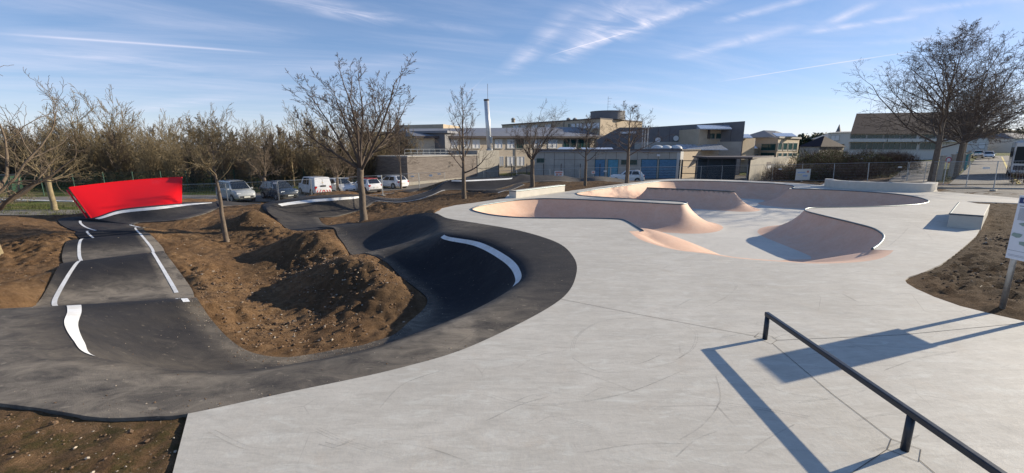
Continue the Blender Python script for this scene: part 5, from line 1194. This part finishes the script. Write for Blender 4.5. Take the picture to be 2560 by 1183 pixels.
mb = MB(); mb.cyl((0, 0, .8), 3.75, 1.7, 48); o = mb.build('drum_wall', M['darkclad'], dr); mb = MB(); mb.cyl((0, 0, 1.72), 3.85, .12, 48); mb.build('rim', M['roofgrey'], dr)
an = empty('roof_aerial', (c.x, c.y, zc+2), label='thin comb shaped aerial standing above the drum', cat='aerial'); mb = MB(); mb.tube([(0, 0, 0), (0, 0, 3.2)], .035, 5); mb.build('mast', M['steel'], an)
for k, w in enumerate((.55, .7, .55, .8)): mb = MB(); mb.tube([(-w*.2, 0, 1+k*.6), (w, 0, 1+k*.6)], .022, 4); mb.build('element', M['steel'], an)
for px, pt, lb in ((1421, 301, 'small box shaped vent on the upper school roof, left of the cowl'), (1437, 294, 'round capped cowl on the upper school roof'), (1283, 309, 'squat vent at the left of the upper school roof')):
    c = dp(px, 104, 300); vt = empty('roof_vent', (c.x, c.y, zc), label=lb, cat='roof vent'); mb = MB(); mb.cyl((0, 0, .3), .42, .7, 12); mb.build('stack', M['beige'], vt); mb = MB(); mb.cyl((0, 0, .85), .62, .35, 12, r2=.2); mb.build('cowl', M['greyw'], vt)
# big dark hall with rising roofline
A, B = dp(1590, 74, 320), dp(1863, 68, 303); r = bldg('sports_hall', A, 'big dark grey hall whose roofline rises to a sharp corner on the right', 'hall')
za, zb = hz(320.5, 74), hz(303, 68); bk = Vector((6, 22)); pris(r, 'wall', [tup(A), tup(B), tup(B+Vector((1.2, 3))), tup(A+Vector((5, 10)))], -2.2, [za, zb, zb, za], 'darkclad')
f = Fac(r, A, B)
for px, py in ((1645, 350), (1690, 346)):
    t0, z, p = f.hit(px, py); q = p+f.n*.05; mb = MB(); mb.tube([(q.x-r.location.x, q.y-r.location.y, z+2), (q.x+f.n.x*.1-r.location.x, q.y+f.n.y*.1-r.location.y, z+2)], .5, 24); wv = mb.build('round_window', M['frameg'], r)
    q = q+f.n*.1; mb = MB(); mb.tube([(q.x-r.location.x, q.y-r.location.y, z+2), (q.x+f.n.x*.02-r.location.x, q.y+f.n.y*.02-r.location.y, z+2)], .42, 24); mb.build('pane', M['dome'] if px > 1650 else M['solar'], wv)
for k in range(1, 9): f.rect(f.L*k/9-.03, f.L*k/9+.03, hz(354, 71), za-.1, 'panel_joint', M['eave'], .008, .02)
t0, z0_, p = f.hit(1600, 356); f.rect(0, f.L-.2, -2.1, hz(355, 71), 'lower_storey', M['greyw'], .6, .55)
f.slab(1725, 343, 1738, 350, 'vent_grille', M['greyw'], .1, .1); f.slab(1699, 331, 1714, 348, 'wall_panel', M['greyw'], .1, .1)
# dark sloping roof left of the hall
Aa, Bb = dp(1500, 78, 370), dp(1600, 74, 340); r = bldg('stair_block', Aa, 'dark sloping roofed stair block between the beige end wall and the hall', 'school building')
polys(r, 'wall', [(*dp(1488, 78), -2), (*dp(1604, 73.9), -2), (*dp(1604, 73.9), hz(319, 74)), (*dp(1545, 76), hz(319, 76)), (*dp(1488, 78), hz(350, 78)), (*dp(1495, 90), -2), (*dp(1600, 86), -2), (*dp(1600, 86), hz(319, 86)), (*dp(1548, 88), hz(319, 88)), (*dp(1495, 90), hz(350, 90))],
      [(0, 1, 2, 3, 4), (9, 8, 7, 6, 5), (0, 4, 9, 5), (4, 3, 8, 9), (3, 2, 7, 8), (2, 1, 6, 7)], 'darkclad')
f = Fac(r, dp(1488, 78), dp(1604, 73.9)); f.slab(1552, 329, 1598, 334, 'roof_glazing', M['solar'], .12, .1); f.slab(1513, 348, 1526, 353, 'vent', M['eave'], .1, .1); f.win(1585, 346, 1598, 355, 'wglass')
for px, tp in ((1606, 317), (1612, 317), (1619, 317)):
    c = dp(px, 66, 350); ch = empty('flue_pipe', (c.x, c.y, hz(377, 66)), label='shiny steel flue pipe rising from the garage roof, '+{1606: 'left', 1612: 'middle', 1619: 'right'}[px]+' of three', cat='flue', group='three steel flue pipes on the garage roof'); mb = MB(); H_ = hz(tp, 66)-hz(377, 66); mb.cyl((0, 0, H_/2), .075, H_, 10); mb.build('pipe', M['rim'], ch); mb = MB(); mb.cyl((0, 0, H_+.08), .12, .14, 10); mb.build('cap', M['steel'], ch)
# garage block
GL, GC, GR_ = dp(1335, 62, 420), dp(1698, 60, 420), dp(1822, 72, 420); GE = dp(1902, 80, 420)
r = bldg('garage_block', GL, 'low grey garage block with blue doors and a lit beige side wall', 'garages'); zr = hz(376.5, 60)
pris(r, 'wall', [tup(GL), tup(GC), tup(GR_), tup(GR_+Vector((-2, 8))), tup(GL+Vector((2, 16)))], -2.2, zr, 'greyw')
pris(r, 'roof_edge', [tup(GL+Vector((-.1, -.12))), tup(GC+Vector((.15, -.15))), tup(GR_+Vector((.1, -.1))), tup(GR_+Vector((-2, 8))), tup(GL+Vector((2, 16)))], zr+.003, zr+.16, 'eave')
f = Fac(r, GL, GC)
for x0, x1, m_, lb in ((1603, 1641, 'bluedoor', 1), (1648, 1690, 'bluedoor', 1), (1488, 1511, 'bluedoor', 0), (1520, 1544, 'blued2', 0)):
    t0, _z, p = f.hit(x0, 420); t1, _z, q = f.hit(x1, 420); zt_ = hz(399.5 if lb else 400, 60)
    fr0 = f.rect(t0-.08, t1+.08, -1.75, zt_+.08, 'garage_door' if lb else 'door', M['frameg'], .04, .04)
    f.rect(t0, t1, -1.75, zt_, 'door_leaf', M[m_], .08, .04, fr0)
    if lb:
        for k in range(1, 6): f.rect(t0+.02, t1-.02, -1.6+k*.36, -1.585+k*.36+.02, 'door_seam', M['eave'], .09, .01, fr0)
        f.rect((t0+t1)/2-.05, (t0+t1)/2+.05, -.65, -.58, 'handle', M['eave'], .12, .05, fr0)
for k in range(1, 14): f.rect(f.L*k/14-.02, f.L*k/14+.02, zr-1.25 if k > 5 else -1.9, zr-.05, 'panel_joint', M['eave'], .008, .02)
f.rect(.1, f.L-.1, zr-1.28, zr-1.25, 'panel_joint', M['eave'], .009, .02); f.rect(-.1, f.L, zr-.22, zr-.02, 'gutter', M['roofgrey'], .2, .12)
f.win(1553, 400, 1592, 412, 'wglass', 'frameg', 3); f.slab(1641.5, 386, 1649, 391, 'floodlight', M['blind'], .25, .2)
f.win(1342, 396, 1360, 407, 'wglass'); f.slab(1366, 398, 1384, 440, 'door', M['greyw'], .06, .05)
t0, _z, p = f.hit(1690, 420); f.rect(t0, f.L+.0, -2, zr-.05, 'corner_pier', M['white_wall'], .05, .05)
g = Fac(r, GC, GR_); g.rect(.02, .9, -2, zr-.05, 'corner_pier', M['white_wall'], .05, .05); g.rect(.95, g.L, -2, zr-.05, 'side_wall', M['beige'], .03, .03)
g.win(1755, 394, 1769, 407, 'wglass', 'frameg', 0); g.win(1782, 391, 1803, 401, 'wglass', 'frameg', 0); g.slab(1818, 378, 1820.5, 400, 'downpipe', M['white_wall'], .15, .1)
for px in (1644, 1665, 1690):
    c = dp(px, 64, 372); dm = empty('roof_dome', (c.x, c.y, zr+.1), label='pale rooflight dome on the garage roof, '+{1644: 'leftmost', 1665: 'middle', 1690: 'rightmost'}[px]+' of three', cat='rooflight', group='rooflight domes on the garage roof')
    mb = MB(); mb.cyl((0, 0, .1), .95, .2, 20); mb.build('kerb', M['roofgrey'], dm); mb = MB(); m_ = 18; vs = [(math.cos(6.283*j/m_)*.9*math.cos(k*.39), math.sin(6.283*j/m_)*.9*math.cos(k*.39), .2+.45*math.sin(k*.39)) for k in range(5) for j in range(m_)]
    mb.add(vs, [(k*m_+j, k*m_+(j+1) % m_, (k+1)*m_+(j+1) % m_, (k+1)*m_+j) for k in range(4) for j in range(m_)]+[tuple(range(4*m_, 5*m_))]); mb.build('dome', M['dome'], dm, smooth=True)
# glazing strips on the garage roof and the low wing to the right
def rooflight(root, x0, x1, yt, yb, Y, sk, name='roof_glazing'):
    a, b_ = dp(x0+sk, Y, yb), dp(x1+sk, Y, yb); c_, d_ = dp(x1, Y+3, yt), dp(x0, Y+3, yt); zb_, zt_ = hz(yb, Y), hz(yt, Y+3)
    vs = [(*a, zb_), (*b_, zb_), (*c_, zt_), (*d_, zt_), (*a, zb_-.12), (*b_, zb_-.12), (*c_, zb_-.12), (*d_, zb_-.12)]
    return polys(root, name, vs, [(0, 1, 2, 3), (4, 5, 1, 0), (5, 6, 2, 1), (7, 3, 2, 6), (4, 0, 3, 7), (4, 7, 6, 5)], 'solar')
rooflight(r, 1690, 1800, 361, 373.5, 64, 20); rooflight(r, 1400, 1440, 368, 375.5, 63, -10); rooflight(r, 1452, 1530, 369, 375.8, 63, 6)
r = bldg('low_beige_wing', GR_, 'low beige wing with pale glazed roof at the right end of the garages', 'school building')
pris(r, 'wall', [tup(GR_+Vector((.05, -.05))), tup(GE), tup(GE+Vector((-3, 10))), tup(GR_+Vector((-2, 9)))], -2.2, [hz(371, 72), hz(368, 80)]*1+[hz(368, 80), hz(371, 72)], 'beige')
g = Fac(r, GR_, GE); rooflight(r, 1812, 1880, 358, 370, 75, 14)
for x in (1826, 1845, 1866, 1885): g.win(x, 387-(x-1826)*.03, x+12, 393, 'wglass', 'white_wall', 0)
r = bldg('beige_roof_block', dp(1750, 70), 'small beige upper storey with glazed lean-to roof in front of the hall', 'school building')
a, b_ = dp(1747, 66, 340), dp(1846, 72, 335); pris(r, 'wall', [tup(a), tup(b_), tup(b_+Vector((-1, 6))), tup(a+Vector((-1, 6)))], 1.5, [hz(322, 66), hz(325, 72), hz(325, 72), hz(322, 66)], 'beige')
f = Fac(r, a, b_); f.win(1775, 334, 1785, 347, 'wglass', 'frameg', 0); f.win(1791, 334, 1804, 347, 'wglass', 'frameg', 0); rooflight(r, 1742, 1822, 313, 321.5, 66, 8)
f.slab(1770, 324, 1772, 347, 'downpipe', M['eave'], .12, .1)
r = bldg('small_roof_block', dp(1825, 72), 'little beige block with glazed roof just right of the taller beige storey', 'school building')
a, b_ = dp(1824, 70, 350), dp(1888, 74, 350); pris(r, 'wall', [tup(a), tup(b_), tup(b_+Vector((-1, 5))), tup(a+Vector((-1, 5)))], 1, hz(345, 72), 'beige'); rooflight(r, 1814, 1872, 335.5, 344, 69.5, 10)
# wood-clad plant building, concrete end and chimney
Wa, Wb, Wc = dp(1019, 55, 430), dp(1193, 66, 430), dp(1247, 69.5, 430); r = bldg('plant_building', Wa, 'timber clad plant building with a pale concrete end and roof railing', 'plant building')
zw = hz(391, 60); d1 = (Wb-Wa).normalized(); n1v = Vector((-d1.y, d1.x)); zq = hz(376.5, 67)
pris(r, 'timber_wall', [tup(Wa), tup(Wb), tup(Wb+n1v*9), tup(Wa+n1v*9)], -2.2, zw, 'timber'); pris(r, 'concrete_end', [tup(Wb+d1*.01-n1v*.08), tup(Wc-n1v*.08), tup(Wc+n1v*8.9), tup(Wb+d1*.01+n1v*8.9)], -2.2, zq, 'oldconc')
pris(r, 'plinth', [tup(Wa-n1v*.12), tup(Wb-n1v*.12), tup(Wb-n1v*.003), tup(Wa-n1v*.003)], -2.2, -1.35, 'oldconc'); g = Fac(r, Wb-n1v*.08, Wc-n1v*.08); g.rect(g.L*.38, g.L*.38+.05, -2, zq-.05, 'panel_joint', M['eave'], .004, .02)
pris(r, 'roof_edge', [tup(Wa-n1v*.1), tup(Wb-n1v*.1), tup(Wb+n1v*9), tup(Wa+n1v*9)], zw+.003, zw+.14, 'greyw')
mb = MB(); o = r.location
ra, rb_ = Wa+n1v*.4, Wa.lerp(Wb, .62)+n1v*.4
for zz_ in (.5, .95): mb.tube([(ra.x-o.x, ra.y-o.y, zw+zz_-o.z), (rb_.x-o.x, rb_.y-o.y, zw+zz_-o.z)], .025, 5)
for k in range(9): q = ra.lerp(rb_, k/8); mb.tube([(q.x-o.x, q.y-o.y, zw-o.z), (q.x-o.x, q.y-o.y, zw+.95-o.z)], .025, 5)
mb.build('roof_railing', M['steel'], r)
c = dp(1224, 69.5, 372); ch = empty('metal_chimney', (c.x, c.y, zq), label='tall shiny metal chimney with a thin rod above the plant building', cat='chimney'); Hc = hz(251, 69.5)-zq
mb = MB(); mb.tube([(0, 0, 0), (-.42, 0, Hc)], .38, 20); o = mb.build('flue', simple('bright_sheet_metal', (.62, .63, .64), .38, .35, .08, 3), ch, smooth=True); mb = MB(); mb.cyl((-.42, 0, Hc+.05), .42, .22, 20); mb.build('cap', M['eave'], ch)
mb = MB(); mb.tube([(-.2, -.2, Hc-.3), (-.2, -.2, Hc+2.4)], .03, 5); mb.build('lightning_rod', M['eave'], ch); mb = MB(); mb.cyl((0, 0, .12), .5, .25, 20); mb.build('base_flange', M['steel'], ch)
mb = MB(); mb.box((.32, -.3, 1.6), (.3, .3, 1.0)); mb.build('junction_box', M['steel'], ch)
# shelter with mesh front and white side wall, gate and black posts
r = bldg('bin_shelter', dp(1770, 52), 'flat roofed bin shelter with dark mesh front and stained white side wall', 'shelter'); s0, s1, s2 = dp(1768, 51, 430), dp(1872, 50, 430), dp(1972, 62, 400)
zs = hz(397, 51); d_ = Vector((1.5, 9)); dm = simple('dark_bluish_mesh', (.06, .085, .11), .5, .3, .2, 8)
f = Fac(r, s0, s1); pris(r, 'back_wall', [tup(s0+d_*.5), tup(s1+d_*.5), tup(s1+d_*.6), tup(s0+d_*.6)], -2, zs, dm); mb = MB(); o = r.location
for k in range(46):
    q = s0.lerp(s1, k/45); mb.tube([(q.x-o.x, q.y-o.y, 0), (q.x-o.x, q.y-o.y, zs-o.z)], .012, 4, False)
for k in range(7): z = .2+k*.5; mb.tube([(s0.x-o.x, s0.y-o.y, z), (s1.x-o.x, s1.y-o.y, z)], .014, 4, False)
mb.build('mesh_front', dm, r)
for k in range(4): q = s0.lerp(s1, k/3); mb = MB(); mb.box((q.x-o.x, q.y-o.y, (zs-o.z)/2), (.1, .1, zs-o.z)); mb.build('post', M['blackmetal'], r)
s3 = dp(1924, 57, 440); pris(r, 'side_wall', [tup(s1+Vector((.03, 0))), tup(s2), tup(s2+Vector((-.25, .2))), tup(s1+Vector((-.15, .2)))], -2.0, [hz(397, 50), hz(391, 62), hz(391, 62), hz(397, 50)], 'oldconc')
g = Fac(r, s1, s2); g.slab(1917, 405, 1926, 414, 'opening', M['eave'], .03, .04); g.slab(1918, 414, 1926, 421, 'hatch', M['blind'], .05, .04)
pris(r, 'roof', [tup(s0+Vector((-.2, -.3))), tup(s1+Vector((.1, -.3))), tup(dp(1935, 60, 392)), tup(s0+Vector((1, 7)))], zs+.003, zs+.2, 'eave')
gt = empty('steel_gate', (*dp(1704, 54, 420), -1.5), label='dark framed steel gate beside the garages', cat='gate'); o = gt.location; g0, g1 = dp(1706, 54, 420), dp(1768, 53, 420); zt_ = hz(402, 54)-o.z
mb = MB()
for z in (.15, zt_*.46, zt_): mb.tube([(g0.x-o.x, g0.y-o.y, z), (g1.x-o.x, g1.y-o.y, z)], .045, 5)
for k in (0, .54, 1): q = g0.lerp(g1, k); mb.tube([(q.x-o.x, q.y-o.y, 0), (q.x-o.x, q.y-o.y, zt_)], .045, 5)
mb.build('gate_frame', M['blackmetal'], gt)
for px in (1699, 1704): q = dp(px, 53.6, 420); mb = MB(); mb.tube([(q.x-o.x, q.y-o.y, 0), (q.x-o.x, q.y-o.y, zt_+.15)], .09, 6); mb.build('gate_post', M['blackmetal'], gt)
bf = empty('black_post_fence', (0, 0, -1.6), label='thin black posted mesh fence in front of the school yard', cat='fence'); prev = None
for px in (1247, 1279, 1317, 1359, 1403, 1451, 1500):
    q = dp(px, 58, 420); mb = MB(); mb.tube([(q.x, q.y, 0), (q.x, q.y, 2.45)], .06, 5); mb.build('post', M['blackmetal'], bf)
    if prev is not None:
        mb = MB()
        for z in (.1, .8, 1.5, 2.2): mb.tube([(prev.x, prev.y, z), (q.x, q.y, z)], .008, 3, False)
        for k in range(1, 20): w = prev.lerp(q, k/20); mb.tube([(w.x, w.y, .1), (w.x, w.y, 2.2)], .005, 3, False)
        mb.build('wire_panel', M['blackmetal'], bf)
    prev = q
gd = drape([tuple(dp(1240, 55)), tuple(dp(1700, 53)), tuple(dp(1775, 53)), tuple(dp(1700, 60)), tuple(dp(1330, 62)), tuple(dp(1240, 72))], 'school_yard', M['road'], .09, 2, gsm, label='grey tarmac yard in front of the garages', cat='yard', kind='structure')
# houses to the right
def house(name, label, c0, c1, depth, z0, z1, zr, wall, roof, hip=.25, wins=()):
    r = bldg(name, c0, label, 'house'); d = (c1-c0).normalized(); n = Vector((-d.y, d.x)); c2_, c3_ = c1+n*depth, c0+n*depth
    pris(r, 'wall', [tup(c0), tup(c1), tup(c2_), tup(c3_)], z0, z1, wall); L = (c1-c0).length; e = .4
    e0, e1, e2, e3 = c0-d*e-n*e, c1+d*e-n*e, c2_+d*e+n*e, c3_-d*e+n*e; r0, r1 = c0+d*L*hip+n*depth/2, c1-d*L*hip+n*depth/2
    polys(r, 'roof', [(*e0, z1-.1), (*e1, z1-.1), (*e2, z1-.1), (*e3, z1-.1), (*r0, zr), (*r1, zr)], [(0, 1, 5, 4), (2, 3, 4, 5), (1, 2, 5), (3, 0, 4), (3, 2, 1, 0)], roof)
    f = Fac(r, c0, c1)
    for w in wins: f.win(*w)
    return r, c1, c2_
hc, h0, h1 = dp(1943, 75, 370), dp(1886, 80, 370), dp(1996, 82, 370); zt_ = hz(346, 76); r = bldg('school_house', hc, 'two storey beige block with tall windows and a dark hipped roof right of the shelter', 'school building')
pris(r, 'wall', [tup(h0), tup(hc), tup(h1), tup(h1+h0-hc)], -2, zt_, 'beige'); pris(r, 'parapet', [tup(h0+Vector((-.2, -.2))), tup(hc+Vector((0, -.3))), tup(h1+Vector((.3, -.1))), tup(h1+h0-hc)], zt_+.003, zt_+.3, 'greyw')
q0, q1, q2, q3 = h0+Vector((-2, 2)), hc+Vector((-.2, .6)), h1+Vector((0, .5)), h1+h0-hc+Vector((0, 4)); cc = (q0+q1+q2+q3)/4
polys(r, 'roof', [(*q0, zt_+.2), (*q1, zt_+.2), (*q2, zt_+.2), (*q3, zt_+.2), (*(cc+Vector((-1.2, 0))), hz(326, cc.y)), (*(cc+Vector((1, 0))), hz(327, cc.y))], [(0, 1, 4), (1, 2, 5, 4), (2, 3, 5), (3, 0, 4, 5)], 'darkclad')
rooflight(r, 1930, 1980, 333, 340.5, 76.5, 12); f = Fac(r, h0, hc); f.win(1905, 360, 1938, 376, 'wglass', 'frameg', 1); f.win(1903, 382, 1936, 392, 'wglass', 'frameg', 1)
f = Fac(r, hc, h1)
for x in (1945, 1958, 1971, 1983): f.win(x, 357, x+8, 376, 'wglass', 'greyw', 0); f.win(x, 382, x+8, 392, 'wglass', 'greyw', 0)
house('gabled_house', 'low dark roofed house between the school and the far pale houses', dp(1998, 112, 378), dp(2048, 108, 378), 12, -1, hz(366, 110), hz(341, 114), 'greyw', 'tile', .45)
house('yellow_house', 'far ochre gabled house with grey roof', dp(2030, 150, 360), dp(2066, 146, 360), 14, -1, hz(347, 148), hz(332, 150), 'beige', 'greyw', .3)
rr_, _a, _b = house('pale_block', 'pale grey flat fronted block left of the big dark roofed building', dp(2068, 135, 360), dp(2126, 130, 360), 14, -1, hz(331, 132), hz(327, 132), 'white_wall', 'greyw', .1, [(2078, 338, 2098, 352, 'blind', 'greyw'), (2084, 360, 2110, 372, 'wglass', 'greyw')])
e0, e1 = dp(2122, 96, 360), dp(2420, 96, 360); zE = hz(334, 96); zR = hz(284, 104); r = bldg('apartment_building', e0, 'large pale apartment building under a steep dark purple brown roof', 'apartment building')
pris(r, 'wall', [tup(e0), tup(e1), tup(e1+Vector((15, 16))), tup(e0+Vector((15, 16)))], -1, zE, 'white_wall')
v = [(e0.x-.6, e0.y-.8, zE-.1), (e1.x+.6, e1.y-.8, zE-.1), (e1.x+16, e1.y+16.8, zE-.1), (e0.x+15, e0.y+16.8, zE-.1), (dp(2141, 104, 286).x, 104, zR), (dp(2420, 104, 276).x, 104, zR+.4)]
polys(r, 'roof', v, [(0, 1, 5, 4), (2, 3, 4, 5), (1, 2, 5), (3, 0, 4), (3, 2, 1, 0)], 'tile'); f = Fac(r, e0, e1)
for x in (2126, 2168, 2210, 2252, 2300): f.win(x, 336.5, x+38, 347, 'wglass', 'greyw', 2); f.win(x, 356.5, x+38, 374, 'wglass', 'greyw', 2)  # windows widened: their dark glass stands in for shade in the balcony recesses
for x0, x1 in ((2122, 2206), (2210, 2300), (2306, 2400)): f.slab(x0, 347.5, x1, 355, 'balcony', M['white_wall'], 1.1, 1.05)
r = bldg('long_low_building', dp(2400, 150), 'long pale low building closing the view down the road', 'building'); a, b_ = dp(2390, 165, 365), dp(2470, 150, 365); pris(r, 'wall', [tup(a), tup(b_), tup(b_+Vector((6, 12))), tup(a+Vector((6, 12)))], -.5, hz(347, 155), 'white_wall')
pris(r, 'roof', [tup(a+Vector((-.4, -.4))), tup(b_+Vector((.4, -.4))), tup(b_+Vector((6, 12))), tup(a+Vector((6, 12)))], hz(347, 155)+.003, hz(343, 155), 'greyw')
f = Fac(r, a, b_); f.win(2448, 356, 2462, 372, 'blind', 'greyw', 0)
house('distant_house', 'distant dark roofed house at the right edge above the coach', dp(2536, 150, 350), dp(2600, 150, 350), 12, 0, hz(345, 150), hz(332, 154), 'white_wall', 'darkclad', .25)
c = dp(2096, 190, 330); ch = empty('church_spire', (c.x, c.y, 5), label='tiny slender spire poking above the pale block', cat='spire'); mb = MB(); mb.cyl((0, 0, 2.2), 1.0, 5.0, 6); mb.build('tower', M['greyw'], ch); mb = MB(); mb.cyl((0, 0, 6.2), .9, 3.0, 6, r2=.08); mb.build('spire_roof', M['darkclad'], ch)

# ------------------------------------------------------------ roads on the right
def lane(o0, o1, d0, d1, L0, L1, name, mat, lift, label, cat='road'):
    a, c = Vector(o0), Vector(o1); return drape([tuple(a), tuple(c), tuple(c+Vector(d1)*L1), tuple(a+Vector(d0)*L0)], name, mat, lift, 3, gsm, label=label, cat=cat, kind='structure')
dR = (.736, .677)
a0, a1 = Vector(W2(2372, 461)), Vector(W2(2640, 461)); lane(a0, a1, dR, dR, 110, 110, 'road', M['road'], .05, 'worn grey parking road leading away on the right')
p0, p1 = Vector(W2(2205, 458)), Vector(W2(2322, 458)); lane(p0, p1, (.69, .724), (.70, .714), 70, 70, 'path', M['road'], .045, 'grey tarmac footpath beside the roadside trees', 'path')
drape([W2(2345, 481), W2(2470, 490), W2(2560, 498.5), (46, 22.9), (60, 25), (70, 36), W2(2640, 460.5), W2(2345, 462.5), W2(2200, 459), W2(2330, 474)], 'street', M['road'], .02, 1.5, gsm, label='grey tarmac street running past the back of the plaza', cat='street', kind='structure')
yl = simple('faded_yellow_road_paint', (.55, .42, .10), .8, var=.15, scale=4)
q = Vector(W2(2548, 461)); mb = MB(); L = []
for k in range(40): w = q+Vector(dR)*k*2.6; n_v = Vector((dR[1], -dR[0]))*.12; L += [(w.x-n_v.x, w.y-n_v.y, gsm(w.x-n_v.x, w.y-n_v.y)+.065), (w.x+n_v.x, w.y+n_v.y, gsm(w.x+n_v.x, w.y+n_v.y)+.065)]
mb.add(L, [(2*i, 2*i+1, 2*i+3, 2*i+2) for i in range(39)]); o = mb.build('road_marking', yl); tag(o, 'faded yellow line along the parking road', 'road marking', kind='structure')
k0, k1 = Vector(W2(2345, 471.5)), Vector(W2(2640, 474)); mb = MB(); n = 30
for k in range(n):
    a, c = k0.lerp(k1, k/n), k0.lerp(k1, (k+1)/n); mid = (a+c)/2; mb.box((mid.x, mid.y, gsm(mid.x, mid.y)+.03), ((c-a).length*.995, .16, .2), math.atan2((c-a).y, (c-a).x))
tag(mb.build('kerb', M['oldconc']), 'low concrete kerb between street and parking road', 'kerb', kind='structure')
# pale posts between the roadside trees
pp_ = None
for k, (px, Y) in enumerate(((2351, 39.5), (2377, 45), (2389, 50.5), (2399, 56), (2408, 63), (2415, 71))):
    c = dp(px, Y, 430)
    if pp_ is None:
        pp_ = empty('concrete_post', (c.x, c.y, gsm(*c)), label='x', cat='post', group='pale posts between the roadside trees'); mb = MB(); mb.box((0, 0, 1.05), (.34, .22, 2.3)); bevel(mb.build('shaft', M['oldconc'], pp_), .02, 2); mb = MB(); mb.box((0, 0, 2.24), (.4, .28, .08)); mb.build('cap', M['oldconc'], pp_); o = pp_
    else: o = copy_tree(pp_); o.location = (c.x, c.y, gsm(*c))
    o['label'] = ('nearest', 'second nearest', 'third nearest', 'fourth nearest', 'fifth nearest', 'farthest')[k]+' of the pale square posts between the roadside trees'
c = dp(2416, 58, 405); sg = empty('bicycle_stand', (c.x, c.y, gsm(*c)), label='teal T shaped metal stand beside the parking road', cat='stand'); tl_ = simple('teal_painted_steel', (.04, .24, .28), .45)
mb = MB(); mb.cyl((0, 0, 1.05), .13, 2.1, 12); mb.build('column', tl_, sg); mb = MB(); mb.tube([(-1.5, 0, 2.3), (-.6, 0, 2.25), (0, 0, 2.0), (.6, 0, 2.25), (1.7, 0, 2.3)], .06, 6); mb.build('cross_arm', tl_, sg)
c = dp(2373, 44, 385); sg = empty('no_entry_disc', (c.x, c.y, gsm(*c)), label='small red ringed round road sign among the roadside trees', cat='road sign'); mb = MB(); mb.cyl((0, 0, 1.0), .03, 2.0, 8); mb.build('pole', M['steel'], sg); mb = MB(); mb.cyl((0, -.05, 1.75), .3, .02, 24, 'Y'); mb.build('disc', simple('red_sign', (.45, .02, .05), .5), sg); mb = MB(); mb.cyl((0, -.065, 1.75), .2, .015, 24, 'Y'); mb.build('disc_centre', M['white'], sg)
# barrier bar, containers and other small things at the left
br = empty('barrier_pole', (*dp(80, 33, 500), -1.0), label='long white horizontal barrier pole at the far left', cat='barrier'); o = br.location; a, b_ = dp(-60, 33.0, 498), dp(183, 35, 503); mb = MB(); mb.tube([(a.x-o.x, a.y-o.y, hz(498.5, 33)-o.z), (b_.x-o.x, b_.y-o.y, hz(503.5, 35)-o.z)], .06, 8); mb.build('bar', M['white'], br)
q = a.lerp(b_, .25); mb = MB(); mb.box((q.x-o.x, q.y-o.y, hz(500, 33.5)-o.z-.5), (.14, .14, .9)); mb.build('support', M['steel'], br)
ct2 = empty('green_container', (*dp(-14, 44, 470), -1.9), .5, label='dark green container half hidden by branches at the far left', cat='container'); mb = MB(); mb.box((0, 0, 1.05), (3.4, 2.2, 1.9)); bevel(mb.build('body', simple('dark_green_steel', (.03, .07, .045), .5), ct2), .04, 2); mb = MB(); mb.box((0, 0, 2.06), (3.5, 2.3, .1)); mb.build('lid', M['blackplastic'], ct2)
for x in (-1.2, -.4, .4, 1.2): mb = MB(); mb.box((x, -1.12, 1.05), (.08, .06, 1.8)); mb.build('rib', simple('green_rib', (.04, .09, .06), .5), ct2)
